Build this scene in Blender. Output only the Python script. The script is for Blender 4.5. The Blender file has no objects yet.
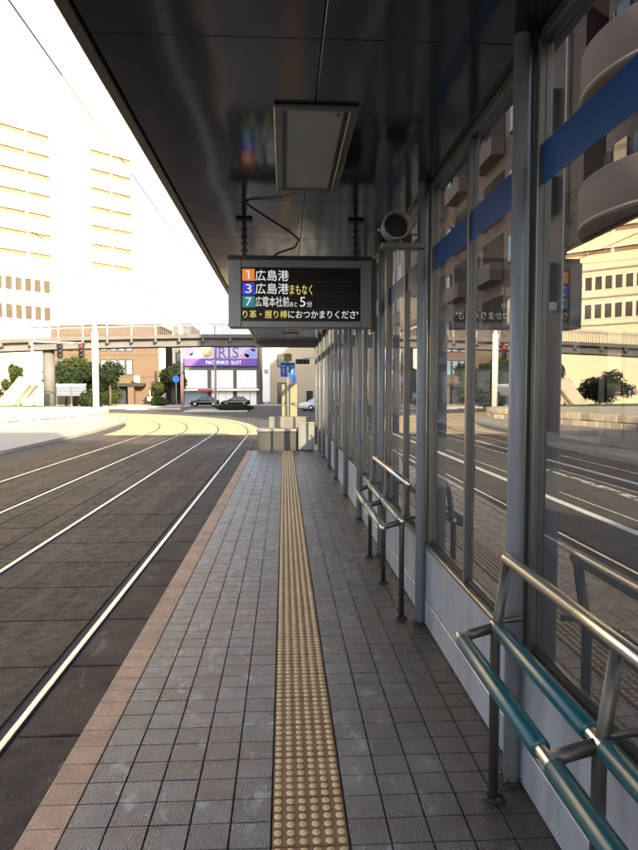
import bpy, math, random
import numpy as np
from mathutils import Vector, Matrix
R = math.radians
random.seed(7)
SC = bpy.context.scene
COL = SC.collection

# ------------------------------------------------------------------ camera, sky, sun, exposure
YAW, PITCH, EYE = R(3.03), R(3.11), 1.73
cam = bpy.data.cameras.new('camera'); co = bpy.data.objects.new('camera', cam); COL.objects.link(co)
cam.sensor_fit = 'VERTICAL'; cam.sensor_height = 36; cam.lens = 36 * 661 / 850
cam.clip_start = 0.05; cam.clip_end = 3000
co.location = (0, 0, EYE); co.rotation_euler = (R(90) - PITCH, 0, -YAW)
SC.camera = co

SUN_AZ = R(25)      # the sun stands behind the camera to the right; light travels towards -x, +y
SUN_EL = R(22)
W = bpy.data.worlds.new('World'); SC.world = W; W.use_nodes = True
wt = W.node_tree; wt.nodes.clear()
wo = wt.nodes.new('ShaderNodeOutputWorld'); wb = wt.nodes.new('ShaderNodeBackground'); ws = wt.nodes.new('ShaderNodeTexSky')
ws.sky_type = 'NISHITA'; ws.sun_disc = False; ws.sun_elevation = SUN_EL
ws.sun_rotation = math.pi - SUN_AZ
ws.air_density = 1.0; ws.dust_density = 4.0; ws.ozone_density = 1.5
wb.inputs[1].default_value = 0.085
wh = wt.nodes.new('ShaderNodeHueSaturation'); wh.inputs['Saturation'].default_value = 0.62; wh.inputs['Value'].default_value = 1.6   # thin milky haze
wt.links.new(ws.outputs[0], wh.inputs['Color']); wt.links.new(wh.outputs[0], wb.inputs[0]); wt.links.new(wb.outputs[0], wo.inputs[0])
sl = bpy.data.lights.new('sun', 'SUN'); so = bpy.data.objects.new('sun', sl); COL.objects.link(so)
sl.energy = 5.0; sl.angle = R(0.5); sl.color = (1.0, 0.80, 0.52)
sdir = Vector((-math.sin(SUN_AZ) * math.cos(SUN_EL), math.cos(SUN_AZ) * math.cos(SUN_EL), -math.sin(SUN_EL)))
so.rotation_euler = sdir.to_track_quat('-Z', 'Y').to_euler()
so.location = (20, -40, 30)
vs = SC.view_settings
vs.view_transform = 'Standard'; vs.look = 'None'; vs.gamma = 1; vs.use_curve_mapping = False
vs.exposure = 1.9
SC.cycles.max_bounces = 10; SC.cycles.transparent_max_bounces = 24; SC.cycles.sample_clamp_indirect = 6

# ------------------------------------------------------------------ materials
MATS = {}
def nd(t, k, **inp):
    n = t.nodes.new(k)
    for a, b in inp.items(): n.inputs[a.replace('_', ' ')].default_value = b
    return n
def mat(name, col, rough=0.6, metal=0.0, spec=0.5, noise=0.0, nscale=8.0, col2=None, bump=0.0, bscale=60.0, emit=None, estr=0.0, piece=0.0, rvar=0.0, stretch=None):
    """Principled surface: two-tone noise colour, fine relief, optional piece-to-piece variation."""
    m = bpy.data.materials.new(name); m.use_nodes = True; t = m.node_tree; L = t.links.new
    b = t.nodes['Principled BSDF']
    b.inputs['Base Color'].default_value = (*col, 1); b.inputs['Roughness'].default_value = rough
    b.inputs['Metallic'].default_value = metal; b.inputs['Specular IOR Level'].default_value = spec
    if emit:
        b.inputs['Emission Color'].default_value = (*emit, 1); b.inputs['Emission Strength'].default_value = estr
    g = t.nodes.new('ShaderNodeNewGeometry'); pos = g.outputs['Position']
    if stretch:
        mp = t.nodes.new('ShaderNodeMapping'); mp.inputs['Scale'].default_value = stretch; L(pos, mp.inputs['Vector']); pos = mp.outputs[0]
    cur = None
    if noise or col2:
        n = nd(t, 'ShaderNodeTexNoise', Scale=nscale, Detail=6.0, Roughness=0.65); L(pos, n.inputs['Vector'])
        mr = nd(t, 'ShaderNodeMapRange'); mr.inputs[1].default_value = 0.3; mr.inputs[2].default_value = 0.7; L(n.outputs[0], mr.inputs[0])
        mx = t.nodes.new('ShaderNodeMixRGB')
        c2 = col2 or tuple(c * (1 - noise) for c in col)
        mx.inputs[1].default_value = (*col, 1); mx.inputs[2].default_value = (*c2, 1); L(mr.outputs[0], mx.inputs[0])
        cur = mx.outputs[0]
        if rvar:
            r2 = nd(t, 'ShaderNodeMapRange'); r2.inputs[3].default_value = rough - rvar; r2.inputs[4].default_value = rough + rvar
            L(mr.outputs[0], r2.inputs[0]); L(r2.outputs[0], b.inputs['Roughness'])
    if piece:
        oi = t.nodes.new('ShaderNodeObjectInfo')
        ad = t.nodes.new('ShaderNodeMath'); ad.operation = 'ADD'; L(oi.outputs['Random'], ad.inputs[0]); L(g.outputs['Random Per Island'], ad.inputs[1])
        fr = t.nodes.new('ShaderNodeMath'); fr.operation = 'FRACT'; L(ad.outputs[0], fr.inputs[0])
        rr = nd(t, 'ShaderNodeMapRange'); rr.inputs[3].default_value = 1 - piece; rr.inputs[4].default_value = 1 + piece; L(fr.outputs[0], rr.inputs[0])
        mu = t.nodes.new('ShaderNodeMixRGB'); mu.blend_type = 'MULTIPLY'; mu.inputs[0].default_value = 1
        if cur is None: mu.inputs[1].default_value = (*col, 1)
        else: L(cur, mu.inputs[1])
        L(rr.outputs[0], mu.inputs[2]); cur = mu.outputs[0]
    if cur is not None: L(cur, b.inputs['Base Color'])
    if bump:
        n2 = nd(t, 'ShaderNodeTexNoise', Scale=bscale, Detail=5.0); L(pos, n2.inputs['Vector'])
        bp = nd(t, 'ShaderNodeBump', Strength=bump, Distance=0.02); L(n2.outputs[0], bp.inputs['Height']); L(bp.outputs[0], b.inputs['Normal'])
    MATS[name] = m
    return m

def add_stain(name, scale, lo, hi, col, fac, detail=4.0, stretch=None, coord_off=(0, 0, 0)):
    """Lay a patchy stain colour with its own shape over a material's base colour."""
    m = MATS[name]; t = m.node_tree; L = t.links.new; b = t.nodes['Principled BSDF']
    g = t.nodes.new('ShaderNodeNewGeometry'); mp = t.nodes.new('ShaderNodeMapping'); L(g.outputs['Position'], mp.inputs['Vector'])
    mp.inputs['Location'].default_value = coord_off
    if stretch: mp.inputs['Scale'].default_value = stretch
    n = nd(t, 'ShaderNodeTexNoise', Scale=scale, Detail=detail, Roughness=0.6); L(mp.outputs[0], n.inputs['Vector'])
    mr = nd(t, 'ShaderNodeMapRange'); mr.inputs[1].default_value = lo; mr.inputs[2].default_value = hi; mr.inputs[4].default_value = fac; L(n.outputs[0], mr.inputs[0])
    mx = t.nodes.new('ShaderNodeMixRGB'); mx.inputs[2].default_value = (*col, 1); L(mr.outputs[0], mx.inputs[0])
    ln = b.inputs['Base Color'].links
    if ln: L(ln[0].from_socket, mx.inputs[1])
    else: mx.inputs[1].default_value = b.inputs['Base Color'].default_value
    L(mx.outputs[0], b.inputs['Base Color'])

mat('tile', (0.132, 0.138, 0.150), 0.30, spec=0.75, noise=0.35, nscale=5, bump=0.5, bscale=150, piece=0.30, rvar=0.12)
add_stain('tile', 150, 0.50, 0.62, (0.030, 0.028, 0.027), 0.75, 3)
add_stain('tile', 190, 0.56, 0.66, (0.26, 0.255, 0.25), 0.55, 2, None, (5, 3, 1))
add_stain('tile', 2.2, 0.50, 0.72, (0.070, 0.052, 0.044), 0.6, 6)
add_stain('tile', 26, 0.69, 0.75, (0.02, 0.018, 0.016), 0.7, 2)
add_stain('tile', 5.2, 0.57, 0.67, (0.40, 0.44, 0.52), 0.55, 6, (1.6, 1, 1), (3, 1, 0))
add_stain('tile', 0.9, 0.50, 0.68, (0.118, 0.090, 0.085), 0.35, 3, (1, .6, 1), (8, 4, 0))
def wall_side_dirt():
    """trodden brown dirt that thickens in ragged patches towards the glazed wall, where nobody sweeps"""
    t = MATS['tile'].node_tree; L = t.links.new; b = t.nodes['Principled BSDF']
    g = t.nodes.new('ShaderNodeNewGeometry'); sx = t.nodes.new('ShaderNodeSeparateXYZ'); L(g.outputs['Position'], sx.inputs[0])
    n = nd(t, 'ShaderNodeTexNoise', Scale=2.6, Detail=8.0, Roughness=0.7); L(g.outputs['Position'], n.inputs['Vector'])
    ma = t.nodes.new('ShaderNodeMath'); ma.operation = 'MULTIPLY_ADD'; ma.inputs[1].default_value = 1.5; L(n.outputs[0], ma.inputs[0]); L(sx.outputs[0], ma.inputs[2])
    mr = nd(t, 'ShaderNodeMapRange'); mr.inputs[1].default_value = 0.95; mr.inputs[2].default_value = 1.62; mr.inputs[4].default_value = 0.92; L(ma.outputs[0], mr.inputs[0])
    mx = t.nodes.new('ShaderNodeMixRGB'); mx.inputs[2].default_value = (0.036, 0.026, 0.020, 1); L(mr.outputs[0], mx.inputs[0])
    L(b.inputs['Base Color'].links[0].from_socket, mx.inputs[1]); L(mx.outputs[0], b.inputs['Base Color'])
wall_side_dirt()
add_stain('tile', 21, 0.655, 0.70, (0.014, 0.012, 0.011), 0.8, 2, None, (7, 2, 0))
mat('mortar', (0.030, 0.028, 0.027), 0.9)
mat('kerb', (0.60, 0.375, 0.24), 0.6, noise=0.3, nscale=9, bump=0.3, bscale=200, piece=0.12)
add_stain('kerb', 160, 0.48, 0.62, (0.14, 0.08, 0.06), 0.75, 3)
add_stain('kerb', 3.5, 0.52, 0.7, (0.15, 0.10, 0.08), 0.55, 5)
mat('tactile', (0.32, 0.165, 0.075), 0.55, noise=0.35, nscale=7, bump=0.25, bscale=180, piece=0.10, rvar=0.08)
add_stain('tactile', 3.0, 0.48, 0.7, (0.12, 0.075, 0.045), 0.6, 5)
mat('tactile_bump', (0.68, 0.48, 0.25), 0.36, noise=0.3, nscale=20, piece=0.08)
mat('slab', (0.084, 0.064, 0.050), 0.62, spec=0.10, noise=0.4, nscale=9, bump=0.9, bscale=45, piece=0.32, rvar=0.12)
add_stain('slab', 1.1, 0.46, 0.70, (0.022, 0.017, 0.014), 0.6, 12, (1, .25, 1))
add_stain('slab', 5, 0.50, 0.66, (0.11, 0.086, 0.068), 0.55, 6, (1, .06, 1), (2, 9, 0))
add_stain('slab', 3.2, 0.50, 0.62, (0.020, 0.015, 0.012), 0.75, 7, (1, .05, 1), (5, 1, 0))
add_stain('slab', 14, 0.60, 0.70, (0.016, 0.012, 0.010), 0.7, 6, (1, .4, 1), (1, 6, 0))
add_stain('slab', 70, 0.50, 0.62, (0.014, 0.011, 0.009), 0.7, 4)
add_stain('slab', 80, 0.58, 0.66, (0.14, 0.12, 0.10), 0.5, 3, None, (4, 4, 1))
add_stain('slab', 10, 0.66, 0.74, (0.11, 0.085, 0.065), 0.5, 5, (1, .3, 1))
mat('slab_edge', (0.095, 0.076, 0.062), 0.65, spec=.12, noise=0.5, nscale=4, bump=0.35, bscale=90, piece=0.15)
add_stain('slab_edge', 70, 0.50, 0.62, (0.012, 0.010, 0.009), 0.7, 4)
add_stain('slab_edge', 2.4, 0.48, 0.64, (0.022, 0.017, 0.014), 0.75, 9)
add_stain('slab_edge', 9, 0.63, 0.7, (0.24, 0.23, 0.21), 0.4, 6, (1, .35, 1))
mat('bed', (0.018, 0.016, 0.015), 0.9)
mat('crossing', (0.50, 0.39, 0.21), 0.7, noise=0.4, nscale=1.6, bump=0.3, bscale=60)
mat('rail', (0.66, 0.62, 0.56), 0.28, metal=1.0, noise=0.45, nscale=22, stretch=(6, .12, 1), rvar=0.10)
mat('rail_side', (0.10, 0.055, 0.035), 0.8, metal=0.2, noise=0.4, nscale=20)
mat('asphalt', (0.050, 0.049, 0.048), 0.8, noise=0.35, nscale=1.2, bump=0.4, bscale=120)
add_stain('asphalt', 0.9, 0.5, 0.7, (0.05, 0.049, 0.05), 0.6, 6, (1, .3, 1))
mat('paint_line', (0.74, 0.73, 0.70), 0.6, noise=0.25, nscale=14)
add_stain('paint_line', 20, 0.56, 0.66, (0.15, 0.15, 0.15), 0.7, 5)
mat('paint_worn', (0.55, 0.54, 0.52), 0.7, noise=.2, nscale=9)
add_stain('paint_worn', 7, 0.46, 0.52, (0.055, 0.053, 0.05), 1.0, 6, (1, .5, 1))
mat('granite', (0.62, 0.58, 0.50), 0.75, noise=0.2, nscale=2.0, bump=0.2, bscale=60)
mat('pavement', (0.36, 0.34, 0.305), 0.75, noise=0.25, nscale=2.0, bump=0.2, bscale=80)
mat('ceiling', (0.104, 0.112, 0.128), 0.12, metal=0.85, noise=0.1, nscale=0.8)
mat('fascia', (0.16, 0.15, 0.14), 0.35, metal=0.8, noise=0.2, nscale=6)
mat('roof_top', (0.30, 0.30, 0.30), 0.7, noise=0.2)
mat('post_paint', (0.24, 0.26, 0.285), 0.38, spec=0.6, noise=0.18, nscale=6, stretch=(1, 1, .2), bump=0.05, bscale=30)
add_stain('post_paint', 9, 0.60, 0.70, (0.16, 0.10, 0.06), 0.5, 5)
mat('alloy', (0.21, 0.21, 0.205), 0.36, metal=0.85, noise=0.2, nscale=10, stretch=(1, 1, .15), rvar=0.06)
mat('alloy_dark', (0.07, 0.07, 0.072), 0.4, metal=0.6, noise=0.3, nscale=12)
mat('base_panel', (0.34, 0.36, 0.395), 0.35, spec=0.5, noise=0.16, nscale=3.5, stretch=(1, 1, .4), rvar=0.08)
add_stain('base_panel', 6, 0.48, 0.70, (0.19, 0.175, 0.165), 0.6, 7, (1, 1, .22))
add_stain('base_panel', 18, 0.62, 0.70, (0.10, 0.07, 0.05), 0.5, 5, (1, 1, .15))
mat('grime', (0.035, 0.030, 0.026), 0.85, noise=.5, nscale=40)
mat('rubber', (0.022, 0.022, 0.022), 0.6)
mat('blue_film', (0.005, 0.060, 0.215), 0.35, spec=0.4)
mat('steel', (0.72, 0.68, 0.61), 0.30, metal=1.0, noise=0.1, nscale=20)
mat('steel_dark', (0.15, 0.14, 0.13), 0.5, metal=0.85, noise=0.3, nscale=14)
mat('teal', (0.004, 0.085, 0.105), 0.30, spec=0.6, noise=0.2, nscale=9)
add_stain('teal', 40, 0.66, 0.72, (0.15, 0.22, 0.22), 0.35, 3)
mat('teal_pale', (0.14, 0.20, 0.185), 0.34, spec=0.5, noise=0.25, nscale=9, rvar=0.06)
mat('case', (0.17, 0.185, 0.20), 0.35, metal=0.4, noise=0.12, nscale=6)
mat('screen', (0.005, 0.005, 0.006), 0.3, spec=0.2)
mat('black', (0.012, 0.012, 0.013), 0.45)
mat('white_plastic', (0.62, 0.62, 0.60), 0.4, noise=0.1, nscale=8)
mat('grey_plastic', (0.30, 0.30, 0.29), 0.45, noise=0.1, nscale=8)
mat('diffuser', (0.42, 0.42, 0.40), 0.32, noise=0.12, nscale=3)
for n, c in (('led_white', (1, 1, .96)), ('led_yellow', (1, .82, .16)), ('led_orange', (1, .27, .045)), ('led_blue', (.04, .03, .62)), ('led_teal', (.01, .24, .26))):
    mat(n, (0.02, 0.02, 0.02), 0.4, emit=c, estr=0.21)
mat('tower_wall', (0.74, 0.60, 0.42), 0.7, noise=0.06, nscale=0.3)
mat('white_wall', (0.80, 0.77, 0.71), 0.7, noise=0.06, nscale=0.3)
mat('cream_wall', (0.42, 0.35, 0.26), 0.8, noise=0.1, nscale=0.4)
mat('window_brown', (0.075, 0.058, 0.038), 0.3, noise=0.3, nscale=0.8)
mat('slot', (0.27, 0.17, 0.085), 0.6, noise=0.2, nscale=.6)
mat('window_glass', (0.05, 0.06, 0.075), 0.06, spec=0.8, noise=0.4, nscale=.5)
mat('window_blue', (0.20, 0.30, 0.42), 0.08, spec=0.8, noise=0.3, nscale=.5)
mat('frame_dark', (0.03, 0.028, 0.026), 0.8, spec=.2)
mat('concrete', (0.42, 0.405, 0.38), 0.75, noise=0.25, nscale=0.9, bump=0.2, bscale=30)
mat('concrete_mid', (0.30, 0.285, 0.26), 0.8, noise=0.3, nscale=3)
mat('bridge_concrete', (0.115, 0.115, 0.115), 0.8, noise=0.3, nscale=.6)
mat('concrete_dark', (0.11, 0.105, 0.10), 0.8, noise=0.3, nscale=.8)
mat('brick_tan', (0.105, 0.072, 0.047), 0.8, noise=0.2, nscale=.8, bump=.2, bscale=12)
mat('pink_wall', (0.20, 0.148, 0.132), 0.75, noise=0.14, nscale=.7, bump=.2, bscale=20)
mat('maroon_wall', (0.045, 0.024, 0.022), 0.6, noise=0.3, nscale=.8)
mat('stone', (0.62, 0.55, 0.45), 0.8, noise=0.3, nscale=2.5, piece=0.2, bump=.5, bscale=14)
mat('monument', (0.62, 0.54, 0.42), 0.75, noise=0.2, nscale=1.5, bump=.4, bscale=12)
mat('white_pole', (0.78, 0.77, 0.73), 0.4, noise=0.06, nscale=2)
mat('grey_pole', (0.36, 0.38, 0.40), 0.45, noise=0.1, nscale=2)
mat('pink_pole', (0.50, 0.27, 0.24), 0.5, noise=0.1, nscale=2)
mat('leaf', (0.024, 0.042, 0.012), 0.7, spec=.15, noise=0.5, nscale=1.2, col2=(0.042, 0.05, 0.014), piece=0.35)
mat('leaf_dark', (0.011, 0.023, 0.009), 0.7, spec=.15, noise=0.5, nscale=1.2, col2=(0.02, 0.03, 0.011), piece=0.35)
mat('grass', (0.07, 0.12, 0.03), 0.8, noise=.4, nscale=3)
mat('bark', (0.10, 0.07, 0.05), 0.85, noise=.4, nscale=4)
mat('car_black', (0.012, 0.012, 0.014), 0.15, spec=0.7)
mat('car_white', (0.62, 0.68, 0.74), 0.2, spec=0.6)
mat('tyre', (0.02, 0.02, 0.02), 0.8)
mat('lamp_glass', (0.75, 0.75, 0.72), 0.15)
mat('lamp_red', (0.45, 0.02, 0.02), 0.3)
mat('signal_red', (0.3, 0.01, 0.02), 0.3, emit=(1, .03, .06), estr=0.6)
mat('sign_blue', (0.012, 0.16, 0.62), 0.4)
mat('banner_white', (0.46, 0.43, 0.52), 0.5, noise=0.2, nscale=.45, col2=(0.34, 0.27, 0.50))
mat('art_lilac', (0.26, 0.12, 0.46), 0.5, noise=.3, nscale=1.5)
mat('art_blue', (0.22, 0.26, 0.62), 0.5, noise=.3, nscale=1.5)
mat('art_pink', (0.55, 0.22, 0.45), 0.5, noise=.3, nscale=1.5)
mat('banner_purple', (0.085, 0.035, 0.26), 0.5, noise=.2, nscale=.5, col2=(0.13, 0.05, 0.33))
mat('letter_purple', (0.07, 0.03, 0.20), 0.5)
mat('letter_white', (0.8, 0.8, 0.8), 0.5)
mat('gold', (0.45, 0.33, 0.13), 0.5)
mat('awning_red', (0.38, 0.05, 0.05), 0.5)
mat('cream_panel', (0.42, 0.37, 0.22), 0.5, noise=.15, nscale=3)
mat('poster', (0.42, 0.46, 0.58), 0.4, noise=.6, nscale=3.0, col2=(0.16, 0.17, 0.34))
mat('railing_mesh', (0.10, 0.10, 0.10), 0.6, noise=.2, nscale=2)
mat('wire', (0.03, 0.03, 0.03), 0.5)

def glass_mat():
    m = bpy.data.materials.new('pane_glass'); m.use_nodes = True; t = m.node_tree; t.nodes.clear(); L = t.links.new
    o = t.nodes.new('ShaderNodeOutputMaterial'); tr = t.nodes.new('ShaderNodeBsdfTransparent'); tr.inputs[0].default_value = (0.72, 0.73, 0.735, 1)
    gl = t.nodes.new('ShaderNodeBsdfGlossy'); gl.inputs['Roughness'].default_value = 0.0; gl.inputs[0].default_value = (1, 1, 1, 1)
    fr = nd(t, 'ShaderNodeFresnel', IOR=2.3); gb = t.nodes.new('ShaderNodeNewGeometry')
    ib = t.nodes.new('ShaderNodeMath'); ib.operation = 'SUBTRACT'; ib.inputs[0].default_value = 1; L(gb.outputs['Backfacing'], ib.inputs[1])   # mirror on the outer faces only
    fm_ = t.nodes.new('ShaderNodeMath'); fm_.operation = 'MULTIPLY'; L(fr.outputs[0], fm_.inputs[0]); L(ib.outputs[0], fm_.inputs[1])
    mx = t.nodes.new('ShaderNodeMixShader'); L(fm_.outputs[0], mx.inputs[0]); L(tr.outputs[0], mx.inputs[1]); L(gl.outputs[0], mx.inputs[2])
    df = t.nodes.new('ShaderNodeBsdfDiffuse'); df.inputs[0].default_value = (.5, .48, .45, 1)
    n = nd(t, 'ShaderNodeTexNoise', Scale=2.2, Detail=8.0); g = t.nodes.new('ShaderNodeNewGeometry'); L(g.outputs['Position'], n.inputs['Vector'])
    mr = nd(t, 'ShaderNodeMapRange'); mr.inputs[1].default_value = .45; mr.inputs[2].default_value = .8; mr.inputs[3].default_value = .0; mr.inputs[4].default_value = .02; L(n.outputs[0], mr.inputs[0])
    m2 = t.nodes.new('ShaderNodeMixShader'); L(mr.outputs[0], m2.inputs[0]); L(mx.outputs[0], m2.inputs[1]); L(df.outputs[0], m2.inputs[2])
    L(m2.outputs[0], o.inputs[0]); MATS['pane_glass'] = m
glass_mat()

def ceiling_waves():
    t = MATS['ceiling'].node_tree; L = t.links.new; b = t.nodes['Principled BSDF']
    g = t.nodes.new('ShaderNodeNewGeometry'); mp = t.nodes.new('ShaderNodeMapping'); mp.inputs['Scale'].default_value = (1.6, .8, 1); L(g.outputs['Position'], mp.inputs[0])
    n = nd(t, 'ShaderNodeTexNoise', Scale=1.3, Detail=2.0); L(mp.outputs[0], n.inputs['Vector'])
    bp = nd(t, 'ShaderNodeBump', Strength=0.24, Distance=0.035); L(n.outputs[0], bp.inputs['Height']); L(bp.outputs[0], b.inputs['Normal'])
ceiling_waves()

# ------------------------------------------------------------------ mesh helpers
class MB:
    def __init__(s): s.v = []; s.f = []; s.mi = []; s.sm = []
    def add(s, vs, fs, mi=0, smooth=False):
        o = len(s.v); s.v += [tuple(p) for p in vs]; s.f += [tuple(i + o for i in f) for f in fs]
        s.mi += [mi] * len(fs); s.sm += [smooth] * len(fs); return s
    def box(s, x0, x1, y0, y1, z0, z1, mi=0, M=None):
        vs = [Vector((x, y, z)) for z in (z0, z1) for y in (y0, y1) for x in (x0, x1)]
        if M is not None: vs = [M @ p for p in vs]
        return s.add(vs, [(0, 2, 3, 1), (4, 5, 7, 6), (0, 1, 5, 4), (2, 6, 7, 3), (0, 4, 6, 2), (1, 3, 7, 5)], mi)
    def bbox(s, x0, x1, y0, y1, z0, z1, c, mi=0, M=None):
        """box with all edges chamfered by c"""
        vs = []; idx = {}
        for a in (0, 1):
            for b_ in (0, 1):
                for d in (0, 1):
                    X, Y, Z = (x0, x1)[a], (y0, y1)[b_], (z0, z1)[d]
                    sx, sy, sz = (c, -c)[a], (c, -c)[b_], (c, -c)[d]
                    for k, p in enumerate(((X, Y + sy, Z + sz), (X + sx, Y, Z + sz), (X + sx, Y + sy, Z))):
                        idx[(a, b_, d, k)] = len(vs); vs.append(Vector(p))
        if M is not None: vs = [M @ p for p in vs]
        I = idx; fs = []
        for a in (0, 1):
            q = [I[(a, 0, 0, 0)], I[(a, 1, 0, 0)], I[(a, 1, 1, 0)], I[(a, 0, 1, 0)]]; fs.append(q if a else q[::-1])
            q = [I[(0, a, 0, 1)], I[(0, a, 1, 1)], I[(1, a, 1, 1)], I[(1, a, 0, 1)]]; fs.append(q if a else q[::-1])
            q = [I[(0, 0, a, 2)], I[(1, 0, a, 2)], I[(1, 1, a, 2)], I[(0, 1, a, 2)]]; fs.append(q if a else q[::-1])
        for a in (0, 1):
            for b_ in (0, 1):
                e = [I[(a, b_, 0, 0)], I[(a, b_, 0, 1)], I[(a, b_, 1, 1)], I[(a, b_, 1, 0)]]; fs.append(e if (a ^ b_) else e[::-1])
                e = [I[(a, 0, b_, 0)], I[(a, 0, b_, 2)], I[(a, 1, b_, 2)], I[(a, 1, b_, 0)]]; fs.append(e[::-1] if (a ^ b_) else e)
                e = [I[(0, a, b_, 1)], I[(0, a, b_, 2)], I[(1, a, b_, 2)], I[(1, a, b_, 1)]]; fs.append(e if (a ^ b_) else e[::-1])
                for d in (0, 1):
                    t = [I[(a, b_, d, 0)], I[(a, b_, d, 1)], I[(a, b_, d, 2)]]; fs.append(t if (a + b_ + d) % 2 else t[::-1])
        return s.add(vs, fs, mi)
    def tube(s, pts, r, n=12, mi=0, cap=True, smooth=True):
        """swept round tube; r a number or one radius per point"""
        pts = [Vector(p) for p in pts]; rs = r if isinstance(r, (list, tuple)) else [r] * len(pts)
        vs = []; up = None
        for i, p in enumerate(pts):
            a = pts[max(i - 1, 0)]; b = pts[min(i + 1, len(pts) - 1)]; d = (b - a).normalized()
            if up is None: up = Vector((0, 0, 1)) if abs(d.z) < .9 else Vector((0, 1, 0))
            u = d.cross(up).normalized(); w = u.cross(d); up = w
            for k in range(n):
                q = 2 * math.pi * k / n; vs.append(p + (u * math.cos(q) + w * math.sin(q)) * rs[i])
        fs = [(i * n + k, i * n + (k + 1) % n, (i + 1) * n + (k + 1) % n, (i + 1) * n + k) for i in range(len(pts) - 1) for k in range(n)]
        s.add(vs, fs, mi, smooth)
        if cap:
            o = len(s.v) - len(vs); s.f += [tuple(o + k for k in range(n))[::-1], tuple(o + (len(pts) - 1) * n + k for k in range(n))]; s.mi += [mi] * 2; s.sm += [False] * 2
        return s
    def prism(s, poly, z0, z1, mi=0):
        n = len(poly); vs = [(x, y, z0) for x, y in poly] + [(x, y, z1) for x, y in poly]
        return s.add(vs, [tuple(range(n))[::-1], tuple(range(n, 2 * n))] + [(i, (i + 1) % n, n + (i + 1) % n, n + i) for i in range(n)], mi)
    def lathe(s, prof, n=16, M=None, mi=0, smooth=True):
        """prof: list of (radius, z)"""
        vs = [Vector((r * math.cos(2 * math.pi * k / n), r * math.sin(2 * math.pi * k / n), z)) for r, z in prof for k in range(n)]
        if M is not None: vs = [M @ p for p in vs]
        fs = [(i * n + k, i * n + (k + 1) % n, (i + 1) * n + (k + 1) % n, (i + 1) * n + k) for i in range(len(prof) - 1) for k in range(n)]
        fs += [tuple(range(n))[::-1], tuple((len(prof) - 1) * n + k for k in range(n))]
        s.add(vs, fs, mi, smooth); s.sm[-1] = s.sm[-2] = False; return s
    def mesh(s, name, mats):
        me = bpy.data.meshes.new(name); me.from_pydata(s.v, [], s.f)
        for m in (mats if isinstance(mats, (list, tuple)) else [mats]): me.materials.append(MATS[m])
        me.polygons.foreach_set('material_index', s.mi); me.polygons.foreach_set('use_smooth', s.sm); me.update(); return me
    def obj(s, name, mats, parent=None, loc=None): return link(name, s.mesh(name, mats), parent, loc)

def link(name, me, parent=None, loc=None, rz=0):
    o = bpy.data.objects.new(name, me); COL.objects.link(o)
    if parent: o.parent = parent
    if loc: o.location = loc
    if rz: o.rotation_euler = (0, 0, rz)
    return o
def thing(name, label, cat, loc=(0, 0, 0), rz=0, group=None):
    o = link(name, None, None, loc, rz); return tag(o, label, cat, group)
def tag(o, label, cat, group=None):
    o['label'] = label; o['category'] = cat
    if group: o['group'] = group
    return o
def structure(o): o['kind'] = 'structure'; return o
def stuff(o): o['kind'] = 'stuff'; return o
def copy_tree(o, parent=None):
    c = o.copy(); COL.objects.link(c); c.parent = parent
    for ch in list(o.children): copy_tree(ch, c)
    return c
def text_mesh(body, x0, x1, z0, z1, y, bold=0.0, depth=0.002, name='lettering', m='led_white', parent=None, flip=False):
    """flat lettering in the x-z plane facing -y, fitted to a rectangle"""
    cu = bpy.data.curves.new('t', 'FONT'); cu.body = body; cu.offset = bold; cu.resolution_u = 3
    ob = bpy.data.objects.new('t', cu); COL.objects.link(ob)
    bpy.context.view_layer.update()
    dg = bpy.context.evaluated_depsgraph_get(); me = bpy.data.meshes.new_from_object(ob.evaluated_get(dg))
    bpy.data.objects.remove(ob); bpy.data.curves.remove(cu)
    n = len(me.vertices)
    if n == 0: return None
    a = np.empty(n * 3); me.vertices.foreach_get('co', a); a = a.reshape(-1, 3)
    mn = a.min(0); mx = a.max(0); b = np.empty_like(a)
    b[:, 0] = x0 + (a[:, 0] - mn[0]) / max(mx[0] - mn[0], 1e-6) * (x1 - x0); b[:, 1] = y; b[:, 2] = z0 + (a[:, 1] - mn[1]) / max(mx[1] - mn[1], 1e-6) * (z1 - z0)
    me.vertices.foreach_set('co', b.ravel()); me.materials.clear(); me.materials.append(MATS[m]); me.update(); me.name = name
    return link(name, me, parent)

# ------------------------------------------------------------------ ground, roads
def gz(y): return -0.215 if y < 42 else -0.215 - 0.65 * min(1, (y - 42) / 63)
mb = MB()
ys = [-400, -60, -6, 42, 52, 62, 72, 82, 92, 105, 400, 1500]; xs = [-1500, -60, -7.6, 12, 60, 1500]
for j in range(len(ys) - 1):
    for i in range(len(xs) - 1):
        a, b, c, d = xs[i], xs[i + 1], ys[j], ys[j + 1]
        mb.add([(a, c, gz(c)), (b, c, gz(c)), (b, d, gz(d)), (a, d, gz(d))], [(0, 1, 2, 3)])
structure(mb.obj('road', 'asphalt'))

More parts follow.
